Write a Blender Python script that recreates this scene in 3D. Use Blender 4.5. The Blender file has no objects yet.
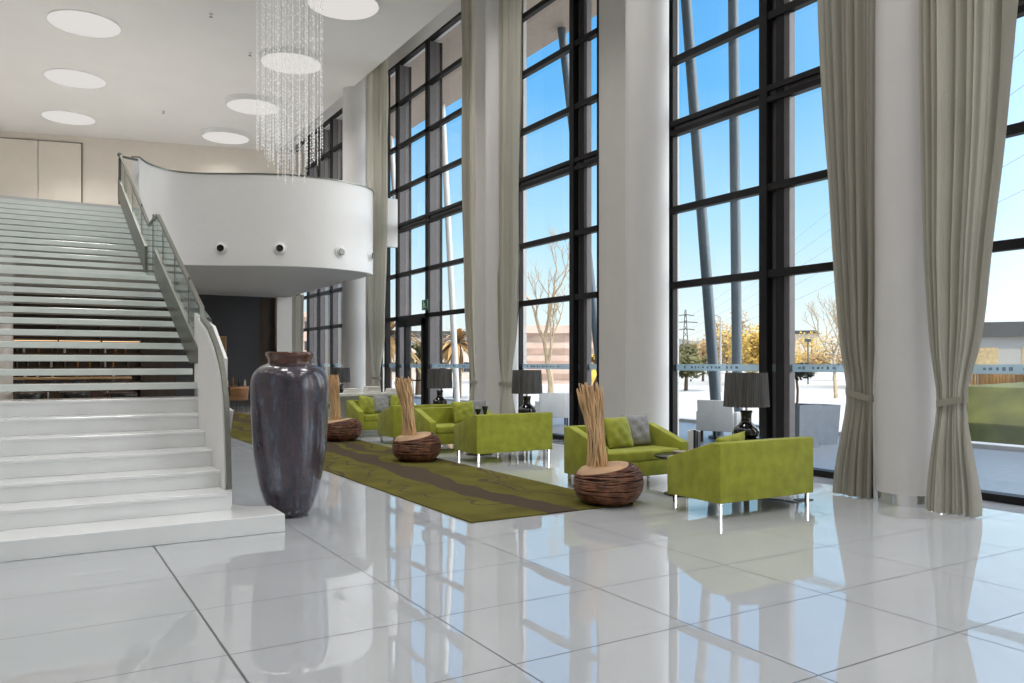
import bpy, bmesh, math, random
from mathutils import Vector, Matrix, noise as mnoise
PI = math.pi
R = math.radians
random.seed(7)
scene = bpy.context.scene
COL = scene.collection

# ------------------------------------------------------------------ materials
MATS = {}
def newmat(name):
    m = bpy.data.materials.new(name); m.use_nodes = True
    nt = m.node_tree; nt.nodes.clear()
    out = nt.nodes.new('ShaderNodeOutputMaterial')
    MATS[name] = m
    return m, nt, out
def N(nt, t, **kw):
    n = nt.nodes.new(t)
    for k, v in kw.items(): setattr(n, k, v)
    return n
def L(nt, a, b): nt.links.new(a, b)
def mth(nt, op, a, b=None, c=None):
    n = nt.nodes.new('ShaderNodeMath'); n.operation = op
    for i, x in enumerate((a, b, c)):
        if x is None: continue
        if isinstance(x, (int, float)): n.inputs[i].default_value = x
        else: nt.links.new(x, n.inputs[i])
    return n.outputs[0]
def ramp(nt, fac, stops, interp='LINEAR'):
    r = nt.nodes.new('ShaderNodeValToRGB'); r.color_ramp.interpolation = interp
    els = r.color_ramp.elements
    while len(els) < len(stops): els.new(0.5)
    for e, (p, c) in zip(els, stops):
        e.position = p; e.color = (c[0], c[1], c[2], 1)
    nt.links.new(fac, r.inputs[0])
    return r.outputs[0]
def mixc(nt, fac, a, b):
    n = nt.nodes.new('ShaderNodeMix'); n.data_type = 'RGBA'
    if isinstance(fac, (int, float)): n.inputs[0].default_value = fac
    else: nt.links.new(fac, n.inputs[0])
    for i, x in ((6, a), (7, b)):
        if isinstance(x, tuple): n.inputs[i].default_value = (x[0], x[1], x[2], 1)
        else: nt.links.new(x, n.inputs[i])
    return n.outputs[2]
def pbr(name, col, rough=0.6, metal=0.0, spec=0.5, var=0.0, vscale=6.0, bump=0.0, bscale=40.0, coat=0.0, sheen=0.0, emit=None, estr=0.0, trans=0.0, stretch=None):
    """Principled material with noise variation of colour and a noise bump."""
    m, nt, out = newmat(name)
    p = N(nt, 'ShaderNodeBsdfPrincipled')
    p.inputs['Base Color'].default_value = (*col, 1)
    p.inputs['Roughness'].default_value = rough
    p.inputs['Metallic'].default_value = metal
    p.inputs['Specular IOR Level'].default_value = spec
    p.inputs['Coat Weight'].default_value = coat
    p.inputs['Sheen Weight'].default_value = sheen
    if emit:
        p.inputs['Emission Color'].default_value = (*emit, 1); p.inputs['Emission Strength'].default_value = estr
    tc = N(nt, 'ShaderNodeTexCoord')
    src = tc.outputs['Object']
    if stretch:
        mp = N(nt, 'ShaderNodeMapping'); mp.inputs['Scale'].default_value = stretch
        L(nt, src, mp.inputs['Vector']); src = mp.outputs[0]
    if var > 0:
        nz = N(nt, 'ShaderNodeTexNoise'); nz.inputs['Scale'].default_value = vscale; nz.inputs['Detail'].default_value = 4
        L(nt, src, nz.inputs['Vector'])
        a = tuple(max(0, c*(1-var)) for c in col); b = tuple(min(1, c*(1+var)) for c in col)
        L(nt, ramp(nt, nz.outputs[0], [(0.3, a), (0.7, b)]), p.inputs['Base Color'])
    if bump > 0:
        nb = N(nt, 'ShaderNodeTexNoise'); nb.inputs['Scale'].default_value = bscale; nb.inputs['Detail'].default_value = 3
        L(nt, src, nb.inputs['Vector'])
        bp = N(nt, 'ShaderNodeBump'); bp.inputs['Strength'].default_value = bump; bp.inputs['Distance'].default_value = 0.01
        L(nt, nb.outputs[0], bp.inputs['Height']); L(nt, bp.outputs[0], p.inputs['Normal'])
    L(nt, p.outputs[0], out.inputs[0])
    return m

def make_glass(name, tint=(0.96, 0.98, 0.98), base=0.05, haze=0.0, hazecol=(0.8, 0.85, 0.87)):
    """architectural sheet glass: see-through with a Schlick reflection"""
    m, nt, out = newmat(name)
    tr = N(nt, 'ShaderNodeBsdfTransparent'); tr.inputs[0].default_value = (*tint, 1)
    gl = N(nt, 'ShaderNodeBsdfGlossy'); gl.inputs['Roughness'].default_value = 0.0
    lw = N(nt, 'ShaderNodeLayerWeight'); lw.inputs[0].default_value = 0.5
    f = mth(nt, 'POWER', lw.outputs['Facing'], 5.0)
    f = mth(nt, 'MULTIPLY_ADD', f, 1.0-base, base)
    mx = N(nt, 'ShaderNodeMixShader'); L(nt, f, mx.inputs[0])
    body = tr.outputs[0]
    if haze > 0:
        df = N(nt, 'ShaderNodeBsdfDiffuse'); df.inputs[0].default_value = (*hazecol, 1)
        tl = N(nt, 'ShaderNodeBsdfTranslucent'); tl.inputs[0].default_value = (*hazecol, 1)
        h2 = N(nt, 'ShaderNodeMixShader'); h2.inputs[0].default_value = 0.5
        L(nt, df.outputs[0], h2.inputs[1]); L(nt, tl.outputs[0], h2.inputs[2])
        h = N(nt, 'ShaderNodeMixShader'); h.inputs[0].default_value = haze
        L(nt, tr.outputs[0], h.inputs[1]); L(nt, h2.outputs[0], h.inputs[2]); body = h.outputs[0]
    L(nt, body, mx.inputs[1]); L(nt, gl.outputs[0], mx.inputs[2])
    L(nt, mx.outputs[0], out.inputs[0])
    return m

def emitter(name, col, s):
    m, nt, out = newmat(name)
    e = N(nt, 'ShaderNodeEmission'); e.inputs[0].default_value = (*col, 1); e.inputs[1].default_value = s
    L(nt, e.outputs[0], out.inputs[0]); return m

# tile joints: J = lines of constant X, K = lines of constant Y
J0, JS, K0, KS = 0.886, 1.185, 2.53, 0.875
def make_floor():
    m, nt, out = newmat('polished_tile')
    g = N(nt, 'ShaderNodeNewGeometry'); sx = N(nt, 'ShaderNodeSeparateXYZ'); L(nt, g.outputs['Position'], sx.inputs[0])
    def dist(sock, o, s):
        a = mth(nt, 'SUBTRACT', sock, o); a = mth(nt, 'DIVIDE', a, s)
        a = mth(nt, 'ADD', a, 0.5); a = mth(nt, 'FRACT', a); a = mth(nt, 'SUBTRACT', a, 0.5)
        return mth(nt, 'MULTIPLY', mth(nt, 'ABSOLUTE', a), s)
    dx = dist(sx.outputs[0], J0, JS); dy = dist(sx.outputs[1], K0, KS)
    jl = mth(nt, 'LESS_THAN', dx, 0.0048); kl = mth(nt, 'LESS_THAN', dy, 0.0043)
    ex = mth(nt, 'LESS_THAN', mth(nt, 'ABSOLUTE', mth(nt, 'SUBTRACT', sx.outputs[0], J0)), 0.007)
    joint = mth(nt, 'MAXIMUM', mth(nt, 'MAXIMUM', jl, kl), ex)
    nz = N(nt, 'ShaderNodeTexNoise'); nz.inputs['Scale'].default_value = 0.6; L(nt, g.outputs['Position'], nz.inputs['Vector'])
    base = ramp(nt, nz.outputs[0], [(0.3, (0.465, 0.485, 0.51)), (0.7, (0.505, 0.525, 0.55))])
    p = N(nt, 'ShaderNodeBsdfPrincipled')
    L(nt, mixc(nt, joint, base, (0.07, 0.07, 0.075)), p.inputs['Base Color'])
    L(nt, mth(nt, 'MULTIPLY_ADD', joint, 0.4, 0.014), p.inputs['Roughness'])
    p.inputs['IOR'].default_value = 1.9
    # every slab lies very slightly out of true
    wn = N(nt, 'ShaderNodeTexNoise'); wn.inputs['Scale'].default_value = 2.2; wn.inputs['Detail'].default_value = 1
    L(nt, g.outputs['Position'], wn.inputs['Vector'])
    bp = N(nt, 'ShaderNodeBump'); bp.inputs['Strength'].default_value = 0.05; bp.inputs['Distance'].default_value = 0.02
    L(nt, wn.outputs[0], bp.inputs['Height']); L(nt, bp.outputs[0], p.inputs['Normal'])
    L(nt, p.outputs[0], out.inputs[0]); return m

def make_rug():
    m, nt, out = newmat('rug_weave')
    g = N(nt, 'ShaderNodeNewGeometry'); sx = N(nt, 'ShaderNodeSeparateXYZ'); L(nt, g.outputs['Position'], sx.inputs[0])
    X, Y = sx.outputs[0], sx.outputs[1]
    n1 = N(nt, 'ShaderNodeTexNoise'); n1.inputs['Scale'].default_value = 0.55; n1.inputs['Detail'].default_value = 2
    L(nt, g.outputs['Position'], n1.inputs['Vector'])
    n2 = N(nt, 'ShaderNodeTexNoise'); n2.inputs['Scale'].default_value = 1.7; n2.inputs['Detail'].default_value = 3
    L(nt, g.outputs['Position'], n2.inputs['Vector'])
    nc = mth(nt, 'SUBTRACT', n1.outputs[0], 0.5); nd = mth(nt, 'SUBTRACT', n2.outputs[0], 0.5)
    wob = mth(nt, 'ADD', mth(nt, 'MULTIPLY', nc, 1.0), mth(nt, 'MULTIPLY', nd, 0.25))
    def stripe(x0, slope, w, amp):
        c = mth(nt, 'MULTIPLY_ADD', mth(nt, 'SUBTRACT', Y, 6.6), slope, x0)
        d = mth(nt, 'ABSOLUTE', mth(nt, 'SUBTRACT', mth(nt, 'MULTIPLY_ADD', wob, amp, X), c))
        return mth(nt, 'LESS_THAN', d, w)
    s = stripe(4.42, 0.03, 0.20, 0.9)
    for a in ((5.05, 0.05, 0.03, 2.2), (3.95, 0.045, 0.022, 3.0), (6.3, -0.17, 0.10, 1.5), (3.0, 0.16, 0.05, 2.4), (5.4, -0.03, 0.02, 2.6)):
        s = mth(nt, 'MAXIMUM', s, stripe(*a))
    tone = ramp(nt, n2.outputs[0], [(0.35, (0.095, 0.084, 0.020)), (0.65, (0.140, 0.125, 0.028))])
    fz = N(nt, 'ShaderNodeTexNoise'); fz.inputs['Scale'].default_value = 160; L(nt, g.outputs['Position'], fz.inputs['Vector'])
    c = mixc(nt, s, tone, (0.075, 0.056, 0.038))
    p = N(nt, 'ShaderNodeBsdfPrincipled'); p.inputs['Roughness'].default_value = 0.95; p.inputs['Specular IOR Level'].default_value = 0.1
    L(nt, c, p.inputs['Base Color'])
    bp = N(nt, 'ShaderNodeBump'); bp.inputs['Strength'].default_value = 0.5; bp.inputs['Distance'].default_value = 0.01
    L(nt, fz.outputs[0], bp.inputs['Height']); L(nt, bp.outputs[0], p.inputs['Normal'])
    L(nt, p.outputs[0], out.inputs[0]); return m

def make_curtain():
    m, nt, out = newmat('linen_curtain')
    p = N(nt, 'ShaderNodeBsdfPrincipled'); p.inputs['Roughness'].default_value = 0.85; p.inputs['Specular IOR Level'].default_value = 0.15
    tc = N(nt, 'ShaderNodeTexCoord'); nz = N(nt, 'ShaderNodeTexNoise'); nz.inputs['Scale'].default_value = 90
    L(nt, tc.outputs['Object'], nz.inputs['Vector'])
    c = ramp(nt, nz.outputs[0], [(0.3, (0.385, 0.36, 0.305)), (0.7, (0.445, 0.42, 0.36))])
    L(nt, c, p.inputs['Base Color'])
    tl = N(nt, 'ShaderNodeBsdfTranslucent'); tl.inputs[0].default_value = (0.60, 0.57, 0.47, 1)
    mx = N(nt, 'ShaderNodeMixShader'); mx.inputs[0].default_value = 0.32
    L(nt, p.outputs[0], mx.inputs[1]); L(nt, tl.outputs[0], mx.inputs[2]); L(nt, mx.outputs[0], out.inputs[0]); return m

def make_glaze():
    m, nt, out = newmat('vase_glaze')
    tc = N(nt, 'ShaderNodeTexCoord')
    mp = N(nt, 'ShaderNodeMapping'); mp.inputs['Scale'].default_value = (1, 1, 0.35); L(nt, tc.outputs['Object'], mp.inputs['Vector'])
    n1 = N(nt, 'ShaderNodeTexNoise'); n1.inputs['Scale'].default_value = 6.5; n1.inputs['Detail'].default_value = 8; n1.inputs['Roughness'].default_value = 0.72
    L(nt, mp.outputs[0], n1.inputs['Vector'])
    c = ramp(nt, n1.outputs[0], [(0.30, (0.012, 0.013, 0.022)), (0.43, (0.020, 0.021, 0.036)), (0.50, (0.048, 0.026, 0.038)), (0.57, (0.038, 0.045, 0.075)), (0.72, (0.15, 0.165, 0.23))])
    n2 = N(nt, 'ShaderNodeTexNoise'); n2.inputs['Scale'].default_value = 38; n2.inputs['Detail'].default_value = 4; L(nt, tc.outputs['Object'], n2.inputs['Vector'])
    c = mixc(nt, mth(nt, 'MULTIPLY', n2.outputs[0], 0.35), c, (0.11, 0.095, 0.11))
    p = N(nt, 'ShaderNodeBsdfPrincipled'); L(nt, c, p.inputs['Base Color']); p.inputs['Roughness'].default_value = 0.2
    p.inputs['Coat Weight'].default_value = 0.6; p.inputs['Coat Roughness'].default_value = 0.06
    bp = N(nt, 'ShaderNodeBump'); bp.inputs['Strength'].default_value = 0.35; bp.inputs['Distance'].default_value = 0.006
    L(nt, n2.outputs[0], bp.inputs['Height']); L(nt, bp.outputs[0], p.inputs['Normal'])
    L(nt, p.outputs[0], out.inputs[0]); return m

def make_shade():
    m, nt, out = newmat('pleated_shade')
    p = N(nt, 'ShaderNodeBsdfPrincipled'); p.inputs['Roughness'].default_value = 0.7
    tc = N(nt, 'ShaderNodeTexCoord'); mp = N(nt, 'ShaderNodeMapping'); mp.inputs['Scale'].default_value = (60, 60, 1.0)
    L(nt, tc.outputs['Object'], mp.inputs['Vector'])
    nz = N(nt, 'ShaderNodeTexNoise'); nz.inputs['Scale'].default_value = 1.0; L(nt, mp.outputs[0], nz.inputs['Vector'])
    L(nt, ramp(nt, nz.outputs[0], [(0.3, (0.045, 0.043, 0.043)), (0.7, (0.12, 0.115, 0.115))]), p.inputs['Base Color'])
    L(nt, p.outputs[0], out.inputs[0]); return m

make_floor(); make_rug(); make_curtain(); make_glaze(); make_shade()
pbr('wall_paint', (0.72, 0.68, 0.62), 0.7, var=0.02, vscale=2)
pbr('cream_paint', (0.80, 0.735, 0.65), 0.7, var=0.02, vscale=2)
pbr('ceiling_paint', (0.86, 0.835, 0.80), 0.85, var=0.015, vscale=1)
pbr('column_paint', (0.62, 0.605, 0.60), 0.55, var=0.015, vscale=3)
pbr('pier_paint', (0.60, 0.58, 0.555), 0.6, var=0.02, vscale=3)
pbr('dark_wall_paint', (0.045, 0.047, 0.054), 0.6, var=0.06, vscale=3)
pbr('brown_panel', (0.045, 0.03, 0.02), 0.45, var=0.25, vscale=5, stretch=(1, 1, 0.2))
pbr('fascia_paint', (0.80, 0.79, 0.785), 0.5, var=0.01)
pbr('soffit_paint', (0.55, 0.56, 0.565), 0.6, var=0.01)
pbr('stair_stone', (0.78, 0.795, 0.80), 0.10, spec=0.6, var=0.025, vscale=3, bump=0.03, bscale=6)
pbr('tread_glass', (0.68, 0.72, 0.70), 0.12, spec=0.5, var=0.04, vscale=4)
pbr('steel', (0.20, 0.205, 0.18), 0.34, metal=0.9, var=0.08, vscale=8, stretch=(1, 6, 1))
pbr('chrome', (0.75, 0.75, 0.76), 0.08, metal=1.0, var=0.02)
pbr('frame_dark', (0.012, 0.011, 0.012), 0.5, spec=0.2, var=0.1)
pbr('frame_grey', (0.10, 0.092, 0.097), 0.5, metal=0.2, var=0.06)
pbr('sofa_velvet', (0.31, 0.33, 0.04), 0.85, spec=0.15, var=0.16, vscale=7, bump=0.15, bscale=120, sheen=0.15)
pbr('cushion_velvet', (0.29, 0.31, 0.038), 0.75, spec=0.2, var=0.2, vscale=9, bump=0.25, bscale=22, sheen=0.2)
pbr('cushion_grey', (0.30, 0.30, 0.31), 0.9, spec=0.1, var=0.12, vscale=30, bump=0.3, bscale=150)
pbr('wicker', (0.17, 0.066, 0.032), 0.5, var=0.6, vscale=12, bump=0.3, bscale=60)
pbr('wicker_dark', (0.028, 0.012, 0.008), 0.7, var=0.3)
pbr('basket_top', (0.47, 0.30, 0.17), 0.6, var=0.18, vscale=5, bump=0.3, bscale=40)
pbr('reed', (0.68, 0.46, 0.25), 0.6, var=0.3, vscale=3, stretch=(6, 6, 1))
pbr('lamp_black', (0.006, 0.006, 0.007), 0.12, coat=0.4, var=0.1)
pbr('black_top', (0.012, 0.012, 0.013), 0.18, var=0.1)
pbr('white_plastic', (0.78, 0.78, 0.77), 0.4, var=0.01)
pbr('paper_white', (0.72, 0.70, 0.66), 0.6, var=0.05)
pbr('cover_black', (0.012, 0.011, 0.012), 0.3, var=0.1)
pbr('cover_brown', (0.07, 0.028, 0.018), 0.4, var=0.2)
pbr('cover_grey', (0.30, 0.31, 0.33), 0.45, var=0.1)
pbr('tan_leather', (0.30, 0.16, 0.075), 0.5, var=0.15)
pbr('bottle_amber', (0.22, 0.10, 0.03), 0.1, var=0.2)
pbr('bottle_clear', (0.55, 0.52, 0.46), 0.08, var=0.1)
pbr('bottle_dark', (0.02, 0.025, 0.02), 0.1, var=0.2)
pbr('light_wood', (0.42, 0.27, 0.14), 0.5, var=0.25, vscale=4, stretch=(1, 1, 6))
pbr('dark_wood', (0.05, 0.028, 0.018), 0.4, var=0.25, vscale=4)
pbr('deck', (0.19, 0.21, 0.24), 0.35, var=0.2, vscale=3, stretch=(1, 12, 1))
pbr('kerb_stone', (0.55, 0.55, 0.53), 0.7, var=0.05)
pbr('plaza', (0.43, 0.43, 0.41), 0.85, var=0.08, vscale=0.15)
pbr('dry_grass', (0.40, 0.29, 0.10), 0.95, var=0.35, vscale=0.4)
pbr('lawn', (0.075, 0.085, 0.018), 0.9, var=0.3, vscale=2)
pbr('outdoor_steel', (0.055, 0.085, 0.11), 0.45, var=0.06)
pbr('outdoor_pale', (0.55, 0.55, 0.54), 0.5, var=0.04)
pbr('planter_slate', (0.13, 0.15, 0.18), 0.5, var=0.1)
pbr('overhang', (0.44, 0.36, 0.30), 0.7, var=0.05)
pbr('bark_pale', (0.42, 0.33, 0.22), 0.85, var=0.2, vscale=8)
pbr('bark_dark', (0.12, 0.075, 0.045), 0.85, var=0.2, vscale=8)
pbr('leaf_gold', (0.50, 0.34, 0.06), 0.7, var=0.45, vscale=1.6)
pbr('leaf_ochre', (0.34, 0.215, 0.085), 0.7, var=0.45, vscale=1.6)
pbr('leaf_olive', (0.10, 0.10, 0.028), 0.7, var=0.5, vscale=2)
pbr('leaf_dark', (0.02, 0.03, 0.014), 0.7, var=0.4, vscale=4)
pbr('building_pink', (0.55, 0.40, 0.33), 0.8, var=0.15, vscale=0.8)
pbr('building_pale', (0.60, 0.52, 0.45), 0.8, var=0.08, vscale=0.5)
pbr('building_grey', (0.34, 0.33, 0.31), 0.8, var=0.1, vscale=0.5)
pbr('roof_slate', (0.055, 0.055, 0.055), 0.7, var=0.1)
pbr('window_dark', (0.05, 0.055, 0.06), 0.2, var=0.2)
pbr('window_gold', (0.42, 0.32, 0.17), 0.3, var=0.2)
pbr('window_brick', (0.38, 0.26, 0.20), 0.5, var=0.3, vscale=0.6)
pbr('hill', (0.16, 0.17, 0.15), 0.95, var=0.3, vscale=0.02)
pbr('cable', (0.35, 0.40, 0.45), 0.6)
make_glass('pane_glass', (0.94, 0.965, 0.97), 0.045)
make_glass('rail_glass', (0.88, 0.94, 0.92), 0.06, haze=0.05)
make_glass('frost_band', (0.8, 0.88, 0.92), 0.05, haze=0.6, hazecol=(0.42, 0.52, 0.57))
make_glass('band_mark', (0.85, 0.9, 0.95), 0.03, haze=0.45, hazecol=(0.22, 0.28, 0.33))
pbr('crystal', (0.95, 0.95, 0.95), 0.15, emit=(1.0, 0.98, 0.96), estr=0.19)  # faint emission put into the strands so they stand out bright from the ceiling
emitter('disc_glow', (1.0, 0.96, 0.92), 0.74)
emitter('warm_bulb', (1.0, 0.66, 0.36), 1.6)

# ------------------------------------------------------------------ mesh helpers
class MB:
    def __init__(s): s.bm = bmesh.new()
    def quad(s, *pts):
        s.bm.faces.new([s.bm.verts.new(p) for p in pts]); return s
    def box(s, x0, x1, y0, y1, z0, z1, bev=0.0, seg=2):
        r = bmesh.ops.create_cube(s.bm, size=1.0); vs = r['verts']
        for v in vs:
            v.co = Vector(((x0+x1)/2 + v.co.x*(x1-x0), (y0+y1)/2 + v.co.y*(y1-y0), (z0+z1)/2 + v.co.z*(z1-z0)))
        if bev > 0:
            es = list({e for v in vs for e in v.link_edges})
            bmesh.ops.bevel(s.bm, geom=es, offset=bev, segments=seg, profile=0.5, affect='EDGES', clamp_overlap=True)
        return s
    def prism(s, poly, axis, a, b, bev=0.0, seg=2):
        """poly: 2-D outline; extruded along axis from a to b"""
        def P(p, t):
            if axis == 'x': return (t, p[0], p[1])
            if axis == 'y': return (p[0], t, p[1])
            return (p[0], p[1], t)
        v0 = [s.bm.verts.new(P(p, a)) for p in poly]; v1 = [s.bm.verts.new(P(p, b)) for p in poly]
        n = len(poly); fs = [s.bm.faces.new(v0), s.bm.faces.new(list(reversed(v1)))]
        for i in range(n): fs.append(s.bm.faces.new((v0[i], v1[i], v1[(i+1) % n], v0[(i+1) % n])))
        bmesh.ops.recalc_face_normals(s.bm, faces=fs)
        if bev > 0:
            es = list({e for f in fs for e in f.edges})
            bmesh.ops.bevel(s.bm, geom=es, offset=bev, segments=seg, profile=0.5, affect='EDGES', clamp_overlap=True)
        return s
    def tube(s, pts, r, n=6, caps=True):
        pts = [Vector(p) for p in pts]
        rad = r if isinstance(r, (list, tuple)) else [r]*len(pts)
        rings = []; up = Vector((0, 0, 1))
        t0 = (pts[1]-pts[0]).normalized()
        ref = up if abs(t0.z) < 0.9 else Vector((1, 0, 0))
        side = t0.cross(ref).normalized()
        for i, p in enumerate(pts):
            a = pts[max(i-1, 0)]; b = pts[min(i+1, len(pts)-1)]
            t = (b-a).normalized()
            side = (side - t*side.dot(t))
            side = side.normalized() if side.length > 1e-6 else t.orthogonal().normalized()
            o = t.cross(side)
            rings.append([s.bm.verts.new(p + (side*math.cos(2*PI*k/n) + o*math.sin(2*PI*k/n))*rad[i]) for k in range(n)])
        for a, b in zip(rings, rings[1:]):
            for k in range(n): s.bm.faces.new((a[k], a[(k+1) % n], b[(k+1) % n], b[k]))
        if caps:
            s.bm.faces.new(list(reversed(rings[0]))); s.bm.faces.new(rings[-1])
        return s
    def lathe(s, prof, c=(0, 0, 0), n=32, close=True):
        """prof: list of (radius, z)"""
        rings = []
        for r, z in prof:
            if r < 1e-5: rings.append([s.bm.verts.new((c[0], c[1], c[2]+z))])
            else: rings.append([s.bm.verts.new((c[0]+r*math.cos(2*PI*k/n), c[1]+r*math.sin(2*PI*k/n), c[2]+z)) for k in range(n)])
        for a, b in zip(rings, rings[1:]):
            for k in range(n):
                k2 = (k+1) % n
                if len(a) == 1 and len(b) == 1: continue
                if len(a) == 1: s.bm.faces.new((a[0], b[k2], b[k]))
                elif len(b) == 1: s.bm.faces.new((a[k], a[k2], b[0]))
                else: s.bm.faces.new((a[k], a[k2], b[k2], b[k]))
        return s
    def sphere(s, c, r, sx=1, sy=1, sz=1, u=12, v=8):
        m = Matrix.Translation(c) @ Matrix.Diagonal((r*sx, r*sy, r*sz, 1))
        bmesh.ops.create_uvsphere(s.bm, u_segments=u, v_segments=v, radius=1.0, matrix=m); return s
    def build(s, name, mat, parent=None, loc=None, smooth=True, angle=40):
        me = bpy.data.meshes.new(name)
        bmesh.ops.recalc_face_normals(s.bm, faces=s.bm.faces[:])
        s.bm.to_mesh(me); s.bm.free()
        o = bpy.data.objects.new(name, me); COL.objects.link(o)
        if mat: me.materials.append(MATS[mat])
        if parent: o.parent = parent
        if loc: o.location = loc
        if smooth:
            for p in me.polygons: p.use_smooth = True
            try: me.set_sharp_from_angle(angle=R(angle))
            except Exception: pass
        return o
def tag(o, label=None, cat=None, group=None, kind=None):
    if label: o['label'] = label
    if cat: o['category'] = cat
    if group: o['group'] = group
    if kind: o['kind'] = kind
    return o
def empty(name, loc=(0, 0, 0), rz=0.0):
    o = bpy.data.objects.new(name, None); COL.objects.link(o)
    o.location = loc; o.rotation_euler = (0, 0, rz); o.empty_display_size = 0.1
    return o
def thing(name, label, cat, loc=(0, 0, 0), rz=0.0, group=None):
    return tag(empty(name, loc, rz), label, cat, group)
def struct(o): return tag(o, kind='structure')
def copy_tree(o, parent=None):
    c = o.copy(); COL.objects.link(c)
    if parent: c.parent = parent
    for ch in list(o.children): copy_tree(ch, c)
    return c
def dup(o, loc, rz=None, label=None):
    c = copy_tree(o); c.location = loc
    if rz is not None: c.rotation_euler = (0, 0, rz)
    if label: c['label'] = label
    return c

# ------------------------------------------------------------------ camera
H = 1.5
F_PX, YAW, CY = 800.4, 0.54445, 363.5
cam = bpy.data.cameras.new('camera'); cam.sensor_width = 36; cam.lens = F_PX*36/1024
cam.shift_y = (CY-341.5)/1024; cam.clip_start = 0.05; cam.clip_end = 2000
co = bpy.data.objects.new('camera', cam); COL.objects.link(co)
co.location = (0, 0, H); co.rotation_euler = (PI/2, 0, -YAW)
scene.camera = co
SN, CS = math.sin(YAW), math.cos(YAW)
def ray(u, v=CY):
    k = (u-512)/F_PX
    return Vector((SN + CS*k, CS - SN*k, -(v-CY)/F_PX))
def at(u, depth, z=0.0):
    """measured bearing u at a given depth -> a point in the place"""
    d = ray(u)*depth; return Vector((d.x, d.y, z))

# ------------------------------------------------------------------ room shell
ZC = 9.47          # lobby ceiling
XG = 9.0           # inner plane of the glazed facade
YB0, YEND = -9.0, 34.0
XL = -7.0
struct(MB().box(XL-0.2, 9.25, YB0-0.2, YEND+0.5, -0.25, 0.0).build('floor', 'polished_tile', smooth=False))
struct(MB().box(XL-0.2, 8.03, YB0-0.2, YEND+0.5, ZC, ZC+0.08).box(8.03, 9.6, YB0-0.2, YEND+0.5, 10.62, 10.85).box(8.03, 8.1, YB0-0.2, YEND+.5, ZC+0.081, 10.619).build('ceiling', 'ceiling_paint', smooth=False))
struct(MB().box(XL-0.2, XL, YB0, YEND, 0, ZC).build('wall_left', 'wall_paint', smooth=False))
struct(MB().box(XL-0.2, 9.3, YB0-0.2, YB0, 0, 10.62).build('wall_rear', 'wall_paint', smooth=False))
# upper wall of the mezzanine, set slightly askew, with its two tall flush panels
def slab_wall(name, mat, a, b, z0, z1, th=0.2):
    a = Vector((a[0], a[1])); b = Vector((b[0], b[1])); n = Vector((-(b-a).y, (b-a).x)).normalized()*th
    return MB().prism([tuple(a), tuple(b), tuple(b+n), tuple(a+n)], 'z', z0, z1).build(name, mat, smooth=False)
struct(slab_wall('wall_back', 'cream_paint', (XL, 34.2), (9.3, 29.9), 4.96, ZC))
def on_back(x): return 34.2 + (x-XL)*(29.9-34.2)/(9.3-XL)
dp = empty('door_1'); struct(dp)
for (xa, xb) in ((-1.2, 0.30), (0.33, 1.62)):
    y0, y1 = on_back(xa)-0.03, on_back(xb)-0.03
    MB().prism([(xa, y0-0.03), (xb, y1-0.03), (xb, y1), (xa, y0)], 'z', 5.0, 9.22).build('door_panel', 'cream_paint', dp, smooth=False)
tf = MB()
tf.prism([(1.62, on_back(1.62)-.07), (1.65, on_back(1.65)-.07), (1.65, on_back(1.65)), (1.62, on_back(1.62))], 'z', 5.0, 9.24)
tf.prism([(-1.2, on_back(-1.2)-.07), (1.62, on_back(1.62)-.07), (1.62, on_back(1.62)), (-1.2, on_back(-1.2))], 'z', 9.221, 9.24)
tf.build('door_frame', 'dark_wood', dp, smooth=False)
# lower back walls under the mezzanine
struct(MB().box(4.3, 7.05, 29.0, 29.2, 0, 3.87).build('wall_dark', 'dark_wall_paint', smooth=False))
struct(MB().box(XL, 4.3, 29.0, 29.2, 0, 3.87).build('wall_bar', 'brown_panel', smooth=False))
struct(MB().box(7.60, 8.15, 28.7, 28.98, 0, 3.87).build('wall_pier', 'pier_paint', smooth=False))

struct(MB().box(7.95, 9.3, 31.6, 31.8, 0, 10.0).build('wall_end', 'pier_paint', smooth=False))
# ------------------------------------------------------------------ glazed facade
ROWS = [1.5+(z-1.5)*0.9895 for z in (2.79, 4.03, 5.37, 6.49, 7.72, 8.95)]
ZT = 10.05
PIERS = [(-9.0, -7.9), (-4.1, -2.9), (0.6, 2.0), (5.25, 6.30), (9.98, 11.77), (14.75, 16.75), (22.7, 24.6), (31.2, 34.0)]
for i, (a, b) in enumerate(PIERS):
    struct(MB().box(9.0, 9.3, a, b, 0, ZT).build('wall_facade' if i == 0 else 'wall_facade.%03d' % i, 'pier_paint', smooth=False))
struct(MB().box(9.0, 9.3, YB0, YEND, ZT, 10.62).build('trim_1', 'fascia_paint', smooth=False))
BAYS = [ # y0, y1, [ (mullion y, kind) ]
    (-7.9, -4.1, [(-6.0, 2)]),
    (-2.9, 0.6, [(-1.0, 2)]),
    (2.0, 5.25, [(3.0, 2)]),
    (6.30, 9.98, [(7.58, 2)]),
    (11.77, 14.75, [(12.28, 2)]),
    (16.75, 22.7, [(19.1, 1), (21.1, 1), (22.0, 3)]),
    (24.6, 31.2, [(25.5, 1), (26.9, 1), (28.3, 1), (29.6, 1)]),
]
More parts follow.
